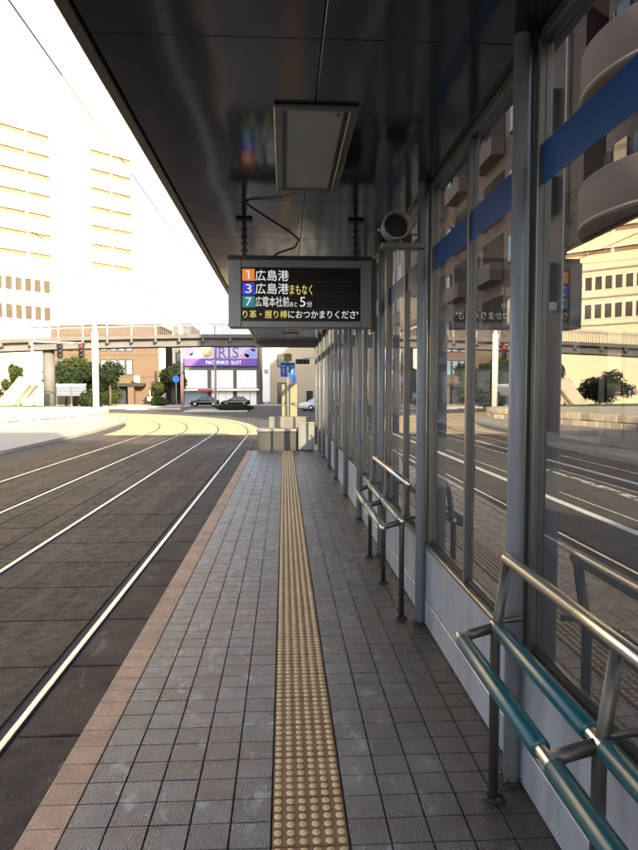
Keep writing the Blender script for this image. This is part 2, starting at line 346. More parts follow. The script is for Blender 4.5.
# ------------------------------------------------------------------ tram track
RAILS = (-1.535, -3.01, -4.43, -5.90)
YA, YB = -5.0, 28.0
RC = 40.0; XC = -3.70 - RC
def track_pt(x, s):
    """point at offset x on the track, s metres along: straight, then a left-hand curve"""
    if s <= YB: return (x, s)
    a = (s - YB) / RC; r = x - XC
    return (XC + r * math.cos(a), YB + r * math.sin(a))
def strip(x0, x1, s0, s1, z, n, mb=None):
    mb = mb or MB(); vs = []
    for k in range(n + 1):
        s_ = s0 + (s1 - s0) * k / n
        for x in (x0, x1): p = track_pt(x, s_); vs.append((p[0], p[1], z + (gz(p[1]) + .215)))
    return mb.add(vs, [(2 * i, 2 * i + 1, 2 * i + 3, 2 * i + 2) for i in range(n)])
mb = MB(); mb.box(-7.6, -1.04, YA, YB, -0.6, -0.232)
bed = structure(mb.obj('track_bed', 'bed'))
mb = strip(-7.6, -1.0, YB, YB + 58, -0.206, 40)
structure(mb.obj('curved_track_paving', 'crossing'))
G = 0.045
cols = [(-1.045, RAILS[0] + .04, 'slab_edge'), (RAILS[0] - .085, RAILS[1] + .085, 'slab'), (RAILS[1] - .04, -3.42, 'slab'), (-3.42, -4.06, 'slab'), (-4.06, RAILS[2] + .04, 'slab'),
        (RAILS[2] - .085, RAILS[3] + .085, 'slab'), (RAILS[3] - .04, -6.75, 'slab'), (-6.75, -7.6, 'slab_edge')]
SLP = 0.94
for a, b, mname in cols:
    x0, x1 = min(a, b) + .006, max(a, b) - .006
    w = x1 - x0
    m_ = MB(); m_.bbox(-w / 2, w / 2, -SLP / 2 + .011, SLP / 2 - .011, -.05, 0, .006)
    me = m_.mesh('paving_slab', mname)
    k = 0; y = YA + SLP / 2 + .2
    while y < YB - .3:
        link('paving_slab', me, bed, ((x0 + x1) / 2, y, -.2 - random.random() * .003)); y += SLP
rl = ['polished steel rail nearest the platform kerb', 'second steel rail from the platform, far side of the near track', 'third steel rail from the platform, near side of the far track', 'fourth steel rail, farthest from the platform']
for i, x in enumerate(RAILS):
    e = thing('tram_rail', rl[i], 'rail', (x, YA, -.25), group='grooved rails of the two tram tracks')
    inner = -1 if i % 2 == 0 else 1     # groove side
    head = MB(); N = 90; S1 = YB + 56
    prof = [(-.026, -.05), (-.026, .0), (-.018, .006), (.018, .006), (.026, 0), (.026, -.05)]
    vs = []; n = len(prof)
    ss = [YA] + [0 + YB * q / 10 for q in range(1, 11)] + [YB + 56 * q / 60 for q in range(1, 61)]
    for s_ in ss:
        for px, pz in prof:
            p = track_pt(x + px, s_); vs.append((p[0] - x, p[1] - YA, -.2 + pz + gz(p[1]) + .215 + .25))
    fs = []; mi = []
    for q in range(len(ss) - 1):
        for k in range(n - 1):
            fs.append((q * n + k, q * n + k + 1, (q + 1) * n + k + 1, (q + 1) * n + k)); mi.append(1 if k in (0, 4) else 0)
    head.add(vs, fs); head.mi = mi; head.obj('rail_head', ['rail', 'rail_side'], e)
    # dark flange groove on the curve (on the straight it is the open gap between the slabs)
    gv = MB(); strip(x + inner * .034, x + inner * .08, YB, YB + 56, -.203, 50, gv)
    gv.v = [(p[0] - x, p[1] - YA, p[2] + .25) for p in gv.v]; gv.obj('flange_groove', 'bed', e)

# ------------------------------------------------------------------ platform
PY0, PY1 = -4.0, 18.75
mb = MB(); mb.box(-1.022, 1.30, PY0, PY1, -0.6, -0.011)
plat = structure(mb.obj('platform', 'mortar'))
ROW = .1516; Y0 = 2.262
def tile_mesh(w, l, m, name='platform_tile', c=.0028, t=.011, gap=.0030):
    b = MB(); a, d = w / 2 - gap / 2, l / 2 - gap / 2
    vs = [(-a, -d, -t), (a, -d, -t), (a, d, -t), (-a, d, -t), (-a + c, -d + c, 0), (a - c, -d + c, 0), (a - c, d - c, 0), (-a + c, d - c, 0)]
    b.add(vs, [(4, 5, 6, 7), (0, 1, 5, 4), (1, 2, 6, 5), (2, 3, 7, 6), (3, 0, 4, 7)])
    return b if m is None else b.mesh(name, m)
lw = (.865 - .055) / 5; rw = (1.045 - .248) / 5
tcols = [(-.865 + lw * (k + .5), lw, 'tile') for k in range(5)] + [(.248 + rw * (k + .5), rw, 'tile') for k in range(5)]
near = {}
far = {'tile': MB()}
nrow0 = int((PY0 - Y0) / ROW) + 1; nrow1 = int((PY1 - Y0) / ROW)
for (x, w, m_) in tcols:
    key = (round(w, 4), m_)
    if key not in near: near[key] = tile_mesh(w, ROW, m_)
    proto = tile_mesh(w, ROW, None)
    for r_ in range(nrow0, nrow1):
        y = Y0 + (r_ + .5) * ROW; dz = random.random() * -.0012
        if 0 <= r_ < 30:
            o = link('platform_tile', near[key], plat, (x, y, dz))
            o.rotation_euler = (random.gauss(0, .005), random.gauss(0, .005), random.gauss(0, .004))
        else:
            far[m_].add([(a + x, b + y, c + dz) for a, b, c in proto.v], proto.f)
for k_, b in far.items(): stuff(b.obj('platform_tile_field', k_, plat))
km = MB(); a, d = .161 / 2, ROW / 2 - .0040
km.add([(-a - .004, -d, -.2), (-a - .004, d, -.2), (-a, -d, -.010), (-a, d, -.010), (-a + .010, -d, .0), (-a + .010, d, .0), (a - .003, -d, .0), (a - .003, d, .0), (a, -d, -.011), (a, d, -.011)],
       [(0, 2, 3, 1), (2, 4, 5, 3), (4, 6, 7, 5), (6, 8, 9, 7), (0, 8, 6, 4, 2), (1, 3, 5, 7, 9)])
kme = km.mesh('kerb_tile', 'kerb')
for r_ in range(nrow0, nrow1):
    o = link('kerb_tile', kme, plat, (-.948, Y0 + (r_ + .5) * ROW, random.random() * -.0012))
# tactile blocks with raised domes
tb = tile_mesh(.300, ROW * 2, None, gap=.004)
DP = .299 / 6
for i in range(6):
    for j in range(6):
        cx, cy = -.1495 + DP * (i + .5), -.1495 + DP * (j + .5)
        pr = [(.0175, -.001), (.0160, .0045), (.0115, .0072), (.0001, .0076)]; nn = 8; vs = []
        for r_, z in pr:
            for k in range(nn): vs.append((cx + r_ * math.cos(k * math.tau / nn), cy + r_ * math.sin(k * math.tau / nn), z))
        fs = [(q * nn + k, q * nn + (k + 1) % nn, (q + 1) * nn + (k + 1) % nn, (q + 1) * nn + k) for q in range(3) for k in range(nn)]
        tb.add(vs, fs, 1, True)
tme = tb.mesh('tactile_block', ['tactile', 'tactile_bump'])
y = Y0 + 3 * ROW - ROW * 2 * 14 + ROW
while y < PY1 - .4:
    if y > PY0 + .2: link('tactile_block', tme, plat, (.0965, y, -.0005))
    y += ROW * 2

# ------------------------------------------------------------------ shelter
sh = thing('platform_shelter', 'long tram stop shelter with dark glossy ceiling and glazed side wall', 'shelter', (1.0, 2.79, 0))
def SP(b, name, m, parent=sh):
    """link a builder given in world coordinates under the shelter"""
    b.v = [(p[0] - 1.0, p[1] - 2.79, p[2]) for p in b.v]
    return b.obj(name, m, parent)
CZ = 3.20; RY0, RY1 = -4.0, 21.0
SP(MB().bbox(-.84, 1.22, RY0, RY1, CZ + .03, CZ + .20, .01), 'roof', 'roof_top')
roof = [c for c in sh.children][-1]
cy = [-4.0, -1.0, .95, 2.86, 5.25, 6.55, 8.75, 10.73, 12.7, 14.7, 16.7, 18.7, 21.0]
for i in range(len(cy) - 1):
    for (a, b) in ((-.80, .165), (.165, 1.16)):
        SP(MB().bbox(a + .003, b - .003, cy[i] + .003, cy[i + 1] - .003, CZ, CZ + .025, .003), 'ceiling_panel', 'ceiling')
SP(MB().bbox(-.865, -.808, RY0, RY1, CZ - .015, CZ + .24, .006), 'roof_edge', 'fascia')
SP(MB().bbox(-.862, 1.18, RY1 + .003, RY1 + .06, CZ - .16, CZ + .23, .006), 'end_fascia', 'fascia')
PSP = 1.985; posts = [2.79 + PSP * k for k in range(-3, 10)]
me = MB().lathe([(.036, -.005), (.036, CZ)], 20).mesh('post', 'post_paint')
fm = MB().lathe([(.055, 0), (.055, .006), (.04, .009)], 20).mesh('base_plate', 'grime')
bolt = MB().lathe([(.009, 0), (.009, .012), (.005, .014)], 6).mesh('bolt', 'steel_dark')
for y in posts:
    p = link('post', me, sh, (.0, y - 2.79, 0)); link('base_plate', fm, p, (0, 0, .001))
    for q in range(4): link('bolt', bolt, p, (.047 * math.cos(q * 1.571 + .78), .047 * math.sin(q * 1.571 + .78), .009))
GX = 1.08
mull = MB().bbox(GX - .03, GX + .03, -.018, .018, .60, CZ - .03, .004)
mull.v = [(p[0] - 1.0, p[1], p[2]) for p in mull.v]; mme = mull.mesh('mullion', 'alloy')
for i, y in enumerate(posts[:-1]):
    y1 = posts[i + 1]; ym = (y + y1) / 2
    for q in (y + .040, ym, y1 - .040): link('mullion', mme, sh, (0, q - 2.79, 0))
    for a, b in ((y + .059, ym - .019), (ym + .019, y1 - .059)):
        SP(MB().box(GX - .004, GX + .004, a, b, .625, CZ - .055), 'glass_pane', 'pane_glass')
        SP(MB().box(GX - .0075, GX - .0055, a, b, 2.575, 2.745), 'blue_stripe', 'blue_film')
        SP(MB().box(GX - .012, GX + .012, a, b, .603, .624), 'pane_gasket', 'rubber')
    SP(MB().bbox(GX - .028, GX + .028, y + .062, y1 - .062, CZ - .054, CZ - .003, .003), 'top_rail', 'alloy')
    SP(MB().bbox(1.028, GX + .05, y + .038, y1 - .038, .572, .60, .004), 'sill', 'alloy')
    SP(MB().bbox(1.040, 1.085, y + .012, y1 - .012, .192, .570, .004), 'base_panel', 'base_panel')
    SP(MB().bbox(1.034, 1.080, y + .012, y1 - .012, .035 if y > 12 else .004, .186, .004), 'plinth_panel', 'base_panel')
    SP(MB().box(GX - .05, GX + .04, y - .035, y + .035, CZ - .0545, CZ - .002), 'post_head', 'alloy_dark')
# posters inside the far panes
for (a, b, z0, z1) in ((8.86, 9.66, 1.05, 2.45),):
    p_ = SP(MB().box(GX - .020, GX - .010, a, b, z0, z1), 'poster_panel', 'poster')

# ceiling lights
def ceiling_light(y0, label):
    e = thing('ceiling_light', label, 'light', (.172, y0, CZ), group='unlit ceiling lights along the shelter')
    fr = MB(); w, l = .222, .73
    for a, b, c, d in ((-w, w, -l, -l + .05), (-w, w, l - .05, l), (-w, -w + .045, -l + .05, l - .05), (w - .045, w, -l + .05, l - .05)):
        fr.bbox(a, b, c, d, -.020, -.001, .005)
    fr.obj('frame', 'alloy', e)
    MB().bbox(-w + .046, w - .046, -l + .051, l - .051, -.010, -.002, .002).obj('diffuser', 'diffuser', e)
    s_ = MB(); 
    for a in (-1, 1): s_.box(a * (w - .060) - .012, a * (w - .060) + .012, -l + .052, l - .052, -.014, -.0105)
    s_.obj('inner_trim', 'alloy_dark', e)
    MB().lathe([(.008, -.016), (.008, -.0105)], 10, Matrix.Translation((w - .1, l - .16 - 1.2, 0))).obj('screw', 'steel_dark', e)
ceiling_light(4.22, 'unlit ceiling light panel above the tactile strip, nearest the camera')
ceiling_light(9.75, 'unlit ceiling light panel behind the departure board')
ceiling_light(18.2, 'unlit ceiling light panel at the far end of the shelter')

# ------------------------------------------------------------------ departure board
BY = 5.75; bx0, bx1, bz0, bz1 = -.475, .762, 2.262, 2.838
db = thing('departure_board', 'hanging electronic tram departure board with orange, blue and teal number squares', 'sign', (.1435, BY, 2.262))
def DP_(b, name, m, parent=db):
    b.v = [(p[0] - .1435, p[1] - BY, p[2] - 2.262) for p in b.v]; return b.obj(name, m, parent)
fx0, fx1, fz0, fz1 = -.366, .668, 2.316, 2.772
cb = MB()
cb.bbox(bx0, bx1, BY + .03, BY + .20, bz0, bz1, .008)
cb.bbox(bx0, fx0, BY, BY + .028, bz0, bz1, .004); cb.bbox(fx1, bx1, BY, BY + .028, bz0, bz1, .004)
cb.bbox(fx0 + .001, fx1 - .001, BY, BY + .028, bz0, fz0, .004); cb.bbox(fx0 + .001, fx1 - .001, BY, BY + .028, fz1, bz1, .004)
case = DP_(cb, 'case', 'case')
scr = DP_(MB().box(fx0 - .004, fx1 + .004, BY + .016, BY + .0285, fz0 - .004, fz1 + .004), 'screen', 'screen')
PW = (bx1 - bx0) / 620.0          # metres per pixel of the close-up picture, 620 wide
def bxx(u): return bx0 + (u - 10) * PW
def bzz(v): return fz1 - (v - 70) * (fz1 - fz0) / 236.0
def T(body, u0, u1, v0, v1, m, bold=.003, name='lettering'):
    o = text_mesh(body, bxx(u0) - .1435, bxx(u1) - .1435, bzz(v1) - 2.262, bzz(v0) - 2.262, .0125, bold, name=name, m=m, parent=scr); return o
for (u0, u1, v0, v1, m_, t_, tu0, tu1) in ((70, 123, 76, 128, 'led_orange', '1', 90, 104), (70, 123, 136, 189, 'led_blue', '3', 83, 110), (70, 123, 195, 245, 'led_teal', '7', 84, 110)):
    DP_(MB().box(bxx(u0), bxx(u1), BY + .0135, BY + .0155, bzz(v1), bzz(v0)), 'number_square', m_, scr)
    if t_ == '1':
        o1 = MB(); y_ = BY + .0125; xa, xb, za, zb = bxx(95), bxx(101), bzz(v1 - 7), bzz(v0 + 7)
        o1.add([(xa, y_, za), (xb, y_, za), (xb, y_, zb), (xa, y_, zb)], [(0, 1, 2, 3)]); o1.add([(bxx(86), y_, bzz(v0 + 16)), (xa, y_, bzz(v0 + 14)), (xa, y_, zb), (bxx(86), y_, bzz(v0 + 11))], [(0, 1, 2, 3)])
        DP_(o1, 'lettering', 'led_white', scr)
    else: T(t_, tu0, tu1, v0 + 7, v1 - 7, 'led_white', 0.0)
T('広島港', 126, 270, 80, 128, 'led_white'); T('広島港', 126, 270, 138, 186, 'led_white'); T('まもなく', 275, 372, 144, 188, 'led_yellow')
T('広電本社前', 126, 271, 197, 242, 'led_white'); T('あと', 274, 306, 220, 242, 'led_white', .004); T('5', 318, 342, 198, 241, 'led_white', .0); T('分', 348, 371, 217, 243, 'led_white', .004)
T('り革・握り棒', 72, 264, 258, 293, 'led_yellow'); T('におつかまりくださ', 268, 560, 258, 293, 'led_white'); T("'", 566, 571, 262, 274, 'led_white', 0)
ln = MB()
for v in (131, 192, 250): ln.box(bxx(272) - .1435, fx1 - .1435, .0148, .0158, bzz(v + 1) - 2.262, bzz(v - 1) - 2.262)
ln.obj('row_divider', 'rubber', scr)
hb = MB().bbox(bx0 - .01, bx1 + .01, BY + .07, BY + .13, bz1 + .002, bz1 + .05, .004); DP_(hb, 'hanger_beam', 'black')
for x in (-.34, .63):
    b = MB(); b.bbox(x - .018, x + .018, BY + .085, BY + .115, bz1 + .05, CZ - .02, .004); b.bbox(x - .07, x + .07, BY + .04, BY + .16, CZ - .02, CZ - .001, .003)
    for q in range(4): b.box(x - .028, x + .028, BY + .078, BY + .082, bz1 + .08 + q * .06, bz1 + .105 + q * .06)
    DP_(b, 'hanger', 'black')
cbp = [(-.30, BY - .45, CZ - .004), (-.26, BY - .42, CZ - .03), (-.10, BY - .25, CZ - .09), (.05, BY - .12, CZ - .15), (.13, BY - .05, CZ - .20), (.10, BY + .02, CZ - .25), (-.06, BY + .05, CZ - .30), (-.14, BY + .08, CZ - .36)]
DP_(MB().tube(cbp, .009, 8), 'cable', 'black')
DP_(MB().bbox(bx1 + .003, bx1 + .045, BY + .02, BY + .19, bz0 - .02, bz1 + .02, .004), 'side_cover', 'alloy_dark')

# ------------------------------------------------------------------ loudspeaker on the second post
lsx, lsy, lsz = .797, 4.70, 2.885
sp = thing('loudspeaker', 'round grey loudspeaker on a bracket below the ceiling, right of departure board', 'loudspeaker', (lsx, lsy, lsz))
Mx = Matrix.Rotation(R(90), 4, 'X')      # lathe axis along -y
b = MB().lathe([(.060, .13), (.096, .12), (.100, .0), (.102, -.02), (.099, -.026), (.091, -.026), (.088, -.02), (.084, .04), (.06, .08), (.03, .09)][::-1], 28, Matrix.Rotation(R(-90), 4, 'X'))
b.obj('housing', 'grey_plastic', sp)
MB().lathe([(.083, .036), (.082, .040)], 28, Matrix.Rotation(R(-90), 4, 'X')).obj('cone', 'black', sp)
b = MB().bbox(-.10, .215, .02, .10, -.155, -.113, .004); b.box(.0, .04, .04, .08, -.113, -.09); b.obj('bracket', 'alloy', sp)
MB().tube([(.10, .12, -.06), (.14, .10, -.04), (.19, .09, -.045), (.21, .09, -.05)], .006, 8).obj('cable', 'black', sp)
b = MB().tube([(.08, .2, .02), (.2, .12, .13)], .005, 8); b.obj('stay_rod', 'steel', sp)
MB().bbox(.06, .12, .05, .10, -.108, -.06, .004).obj('clamp', 'black', sp)
b = MB()
for q in (-.125, -.11): b.lathe([(.008, 0), (.008, .02)], 8, Matrix.Translation((q, .03, -.03)) @ Mx)
b.obj('knob', 'steel', sp)

# ------------------------------------------------------------------ leaning benches
def lean_bench(y_far, pad, label):
    e = thing('leaning_bench', label, 'bench', (.88, y_far, 0), group='leaning rail benches along the glazed wall')
    ys_ = [0, -.915, -1.83]
    P = MB().tube([(0, 0, .0), (0, 0, .70), (.008, 0, .76), (.045, 0, 1.005)], .021, 14).mesh('post', 'steel_dark')
    BPm = MB().lathe([(.045, 0.001), (.045, .007), (.026, .009)], 20).mesh('base_plate', 'grime')
    bm_ = MB().lathe([(.008, 0), (.008, .010), (.004, .012)], 6).mesh('bolt', 'steel_dark')
    A = MB().tube([(-.005, 0, .735), (-.09, 0, .712), (-.14, 0, .697)], .0215, 14).mesh('arm', 'steel_dark')
    for y in ys_:
        p = link('post', P, e, (0, y, 0)); f_ = link('base_plate', BPm, p)
        for q in range(4): link('bolt', bm_, p, (.036 * math.cos(q * 1.571 + .4), .036 * math.sin(q * 1.571 + .4), .006))
        link('arm', A, e, (0, y, 0))
    b = MB().tube([(.050, .012, 1.022), (.050, -1.842, 1.022)], .0235, 16)
    for y in (.012, -1.842): b.lathe([(.001, -.024), (.014, -.020), (.022, -.01), (.0245, 0), (.022, .01), (.014, .02), (.001, .024)], 14, Matrix.Translation((.050, y, 1.022)))
    b.obj('top_rail', 'steel', e)
    for x, z, nm in ((-.145, .694, 'front_rail'), (.0, .742, 'back_rail')):
        b = MB().tube([(x, .012, z), (x, -1.842, z)], .021, 14)
        for y in (.012, -1.842): b.lathe([(.001, -.0215), (.015, -.016), (.022, 0), (.015, .016), (.001, .0215)], 14, Matrix.Translation((x, y, z)))
        rl_ = b.obj(nm, 'steel', e)
        for k in range(2):
            y1 = ys_[k] - .035; y0 = ys_[k + 1] + .055
            pd = MB().tube([(x, y1, z), (x, y1 - .003, z), (x, y1 - .008, z), (x, y0 + .008, z), (x, y0 + .003, z), (x, y0, z)], [.022, .028, .031, .031, .028, .022], 20)
            pd.obj('grip_sleeve', pad, rl_)
    for y in (ys_[0], ys_[1], ys_[2]):
        MB().tube([(.0, y, .76), (.11, y, .77)], .012, 10).obj('wall_stay', 'steel_dark', e)
    return e
lean_bench(2.67, 'teal', 'leaning bench with dark teal sleeved rails, nearest the camera')
lean_bench(6.70, 'teal_pale', 'leaning bench with pale grey-green sleeves, farther along the wall')

# ------------------------------------------------------------------ platform end
e = thing('end_barrier', 'low concrete barrier block across the far end of the platform', 'barrier', (-.2, 18.95, -.2))
MB().bbox(-.56, .58, -.2, .35, 0, .72, .02).obj('base_block', 'concrete_dark', e)
MB().bbox(-.585, .585, -.23, .37, .722, .80, .02).obj('cap', 'concrete', e)
b = MB().bbox(-.25, .96, .40, .75, 0, 1.12, .02); b.obj('rear_block', 'concrete_mid', e)
e = thing('equipment_cabinet', 'small pale metal cabinet at platform end beside the glazed wall', 'cabinet', (.625, 18.75, -.011))
MB().bbox(-.225, .225, -.15, .17, .03, .76, .01).obj('body', 'grey_plastic', e)
MB().bbox(-.24, .24, -.165, .18, .762, .80, .008).obj('lid', 'cream_panel', e)
d = MB().bbox(-.19, .19, -.160, -.151, .08, .72, .003).obj('door', 'grey_plastic', e)
MB().bbox(.12, .15, -.172, -.161, .38, .46, .003).obj('handle', 'black', d)
MB().box(-.21, .21, -.13, .15, .0, .029).obj('plinth', 'black', e)
def arrow(b, cx, cz, s, kind, y):
    w = .12 * s
    b.box(cx - w, cx + w, y, y + .003, cz - .8 * s, cz + .2 * s)
    b.add([(cx - .34 * s, y, cz + .2 * s), (cx + .34 * s, y, cz + .2 * s), (cx, y, cz + .8 * s)], [(0, 1, 2)])
e = thing('lane_sign', 'blue lane arrow sign on a thin pole behind the platform end', 'road sign', (.115, 19.85, -.2))
MB().tube([(0, .03, 0), (0, .03, 3.0)], .022, 10).obj('pole', 'grey_pole', e)
MB().bbox(-.215, .215, -.02, .0, 2.30, 2.72, .004).obj('sign_plate', 'sign_blue', e)
b = MB(); arrow(b, 0, 2.50, .15, 'up', -.024)
for s_ in (-1, 1):
    arrow(b, s_ * .13, 2.47, .11, 'up', -.024)
    b.box(s_ * .13 - .05, s_ * .13 + .05, -.0245, -.0215, 2.60, 2.625)
b.obj('arrow_mark', 'letter_white', e)
MB().bbox(-.11, .12, -.015, .0, 2.76, 2.98, .004).obj('upper_plate', 'gold', e)
e = thing('delineator_panel', 'pale yellow marker panels on a post behind the end barrier', 'marker', (.17, 20.7, -.2))
MB().tube([(0, .05, 0), (0, .05, 2.1)], .03, 10).obj('pole', 'grey_pole', e)
MB().bbox(-.24, .24, -.02, .02, 1.50, 2.08, .01).obj('upper_panel', 'cream_panel', e)
MB().bbox(-.24, .24, -.02, .02, 1.05, 1.42, .01).obj('lower_panel', 'cream_panel', e)
for s_ in (-1, 1): MB().lathe([(.04, 0), (.045, .02), (.03, .04)], 12, Matrix.Translation((s_ * .2, -.03, 1.46)) @ Mx).obj('reflector', 'led_orange' if 0 else 'gold', e)

# ------------------------------------------------------------------ street on the right
def sheet(name, pts, z, m): return structure(MB().add([(x, y, z) for x, y in pts], [tuple(range(len(pts)))]).obj(name, m))
LN = 0
def line(x, y0, y1, w, name='lane_line', dash=None, m='paint_line'):
    b = MB(); y = y0
    while y < y1:
        ye = min(y1, y + (dash[0] if dash else 1e9)); b.add([(x - w / 2, y, -.211), (x + w / 2, y, -.211), (x + w / 2, ye, -.211), (x - w / 2, ye, -.211)], [(0, 1, 2, 3)]); y = ye + (dash[1] if dash else 1)
    return structure(b.obj(name, m))
line(4.76, -10, 42, .15); line(7.25, -10, 42, .14); line(3.47, -10, 42, .05, 'gutter_line', None, 'concrete'); line(3.28, -10, 42, .03, 'gutter_line', None, 'concrete_dark')
b = MB().add([(6.02, 8.0, -.211), (6.30, 8.0, -.211), (6.42, 13.5, -.211), (6.30, 18, -.211), (6.24, 13.5, -.211)], [(0, 1, 2, 3, 4)])
structure(b.obj('worn_marking', 'paint_worn'))
b = MB()
b.box(9.2, 60, -60, 62, -.4, -.07); b.bbox(9.05, 9.197, -60, 62, -.4, -.075, .01)
structure(b.obj('far_pavement', 'pavement'))
structure(MB().bbox(1.31, 1.48, PY0, 20, -.4, -.08, .015).obj('platform_rear_kerb', 'concrete'))

# ------------------------------------------------------------------ buildings: generic facade helper
def wall_frame(ax, ay, bx, by):
    """matrix with x along the wall a->b, -y outward (to the right of a->b seen from above it faces the viewer), origin at a"""
    d = Vector((bx - ax, by - ay, 0)); L = d.length; d.normalize(); n = Vector((-d.y, d.x, 0))
    return Matrix(((d.x, n.x, 0, ax), (d.y, n.y, 0, ay), (0, 0, 1, 0), (0, 0, 0, 1))), L
def windows(parent, rects, y, mpane, mframe, depth=.12, fr=.08, name='window'):
    """each window: a frame with a recessed-looking pane as its sub-part; coordinates local to the building, facing -y"""
    for (x0, x1, z0, z1) in rects:
        b = MB()
        b.box(x0 - fr, x1 + fr, y - depth, y + .02, z0 - fr, z0); b.box(x0 - fr, x1 + fr, y - depth, y + .02, z1, z1 + fr)
        b.box(x0 - fr, x0, y - depth, y + .02, z0, z1); b.box(x1, x1 + fr, y - depth, y + .02, z0, z1)
        w = b.obj(name, mframe, parent)
        MB().box(x0, x1, y - .03, y + .01, z0, z1).obj('pane', mpane, w)

# white tower block, turned 45 degrees
M, L = wall_frame(-60.5, 95.0, -27.5, 128.0)
tw = thing('tower_block', 'tall white tower block with thin orange window slots at upper left', 'building', (-60.5, 95.0, gz(105)), R(45))
Lt = L
fl0 = 23.6 + .8
MB().box(0, Lt - 1.2, 0, 22, 22.41, 56).obj('tower_wall', 'tower_wall', tw)
MB().box(-2, Lt + 9.0, -1.2, 24, 0, 22.4).obj('podium_wall', 'tower_wall', tw)
g1 = [(10.0, 13.6), (14.2, 17.8), (21.8 - 3.8, 25.5), (26.0, 29.6), (37.3, 41.0), (41.5, 45.2)]
for k in range(7):
    z = 24.6 + k * 3.28
    for (a, b_) in g1:
        s_ = MB(); s_.box(a, b_, -.10, .05, z, z + .62); o = s_.obj('window_slot', 'slot', tw)
        MB().box(a - .1, b_ + .1, -.5, -.02, z + .64, z + .8).obj('sun_shade', 'white_wall', o)
rects = []
for (z0, z1) in ((14.0, 16.3), (18.6, 20.7)):
    for k in range(17):
        x = 2.4 + k * 1.58
        rects.append((x, x + 1.1, z0, z1))
windows(tw, rects, -1.2, 'window_brown', 'white_wall', .12, .1)
for z in (12.9, 17.3, 21.7): MB().box(-2.1, Lt + 9.1, -1.45, -1.21, z, z + .22).obj('string_course', 'concrete', tw)

# brick building with entrance
bb = thing('brick_building', 'tan brick building with narrow windows and a dark entrance canopy', 'building', (-26, 105, gz(105)))
MB().box(-10, 6.3, 0, 14, 0, 12.6).obj('wall', 'brick_tan', bb)
MB().box(-10.2, 6.5, -.25, 14.2, 12.6, 13.1).obj('parapet', 'concrete', bb)
MB().box(6.32, 7.3, .6, 1.2, 0, 11).obj('side_pier', 'white_wall', bb)
r_ = []
for x in (-8.5, -7.1, -5.7, -2.0, -.5, .75, 1.9): r_ += [(x - .42, x + .42, 8.6, 10.2), (x - .42, x + .42, 4.9, 7.1)]
windows(bb, r_, 0, 'window_blue', 'frame_dark', .1, .09)
for z in (4.5, 7.9, 11.0): MB().box(-10.05, 6.35, -.07, -.005, z, z + .16).obj('string_course', 'brick_tan', bb)
en = MB().box(-1.4, 4.4, -1.6, -.02, 3.0, 3.5).obj('entrance_canopy', 'frame_dark', bb)
for x in (-1.0, 1.9): MB().box(x, x + .9, -1.4, -.02, 0, 2.98).obj('entrance_pier', 'brick_tan', bb)
d = MB().box(.1, 1.7, -.10, -.02, 0, 2.9).obj('door', 'frame_dark', bb); MB().box(.25, 1.55, -.13, -.101, .2, 2.7).obj('pane', 'window_glass', d)
for x in (-.9, 3.0): MB().bbox(x, x + .8, -1.9, -1.62, 3.6, 4.6, .05).obj('wall_lamp', 'lamp_glass', bb)
db2 = thing('dark_building', 'dark narrow building between the brick building and the purple banner', 'building', (-16.5, 108, gz(105)))
MB().box(-1.3, 1.5, 0, 12, 0, 13).obj('wall', 'concrete_dark', db2)
windows(db2, [(-.8, -.1, 3 * k + 1, 3 * k + 2.4) for k in range(4)] + [(.3, 1.0, 3 * k + 1, 3 * k + 2.4) for k in range(4)], 0, 'window_glass', 'frame_dark')

# amusement hall with banner
hall = thing('amusement_hall', 'white shopfront with big purple and white banner beyond the footbridge', 'building', (-9.8, 104, gz(104)))
MB().box(-5.9, 5.9, .3, 14, 0, 9.9).obj('wall', 'concrete_dark', hall)
MB().bbox(-5.7, 5.65, -.1, .28, 7.30, 9.45, .03).obj('banner_upper', 'banner_white', hall)
bl = MB().bbox(-5.7, 5.65, -.12, .28, 6.15, 7.29, .03).obj('banner_lower', 'banner_purple', hall)
bu = hall.children[1]
text_mesh('I', -.9, -.62, 7.45, 9.1, -.14, .0, name='lettering', m='letter_purple', parent=bu)
text_mesh('R', -.3, .85, 7.45, 9.1, -.14, .0, name='lettering', m='letter_purple', parent=bu)
text_mesh('I', 1.15, 1.43, 7.45, 9.1, -.14, .0, name='lettering', m='letter_purple', parent=bu)
text_mesh('S', 1.8, 2.75, 7.42, 9.13, -.14, .0, name='lettering', m='letter_purple', parent=bu)
b = MB()
for (a, c) in ((-1.12, -.40), (-.5, .25), (.55, 1.0), (.93, 1.65)):
    b.box(a, c, -.143, -.139, 7.42, 7.52)
for (a, c) in ((-1.12, -.40), (-.5, .1), (.93, 1.65)):
    b.box(a, c, -.143, -.139, 9.03, 9.13)
b.obj('letter_serif', 'letter_purple', bu)
for (cx_, cz_, rx_, rz_, m_) in ((-4.9, 8.5, .75, .8, 'art_lilac'), (-4.1, 7.8, .7, .45, 'art_blue'), (-3.4, 8.9, .5, .45, 'art_pink'), (4.6, 8.1, .95, .75, 'art_blue'), (5.1, 8.9, .45, .45, 'art_lilac'), (3.7, 7.75, .7, .35, 'art_pink')):
    MB().lathe([(1, 0), (1, .02)], 20, Matrix.Translation((cx_, -.101, cz_)) @ Mx @ Matrix.Diagonal((rx_, rz_, 1, 1))).obj('banner_art', m_, bu)
b = MB().lathe([(.78, 0), (.78, .03), (.5, .04)], 24, Matrix.Translation((-2.15, -.10, 8.35)) @ Mx); b.obj('emblem_ring', 'gold', bu)
text_mesh('PACHINKO  SLOT', -2.3, 3.2, 6.45, 7.0, -.15, .01, name='lettering', m='letter_white', parent=bl)
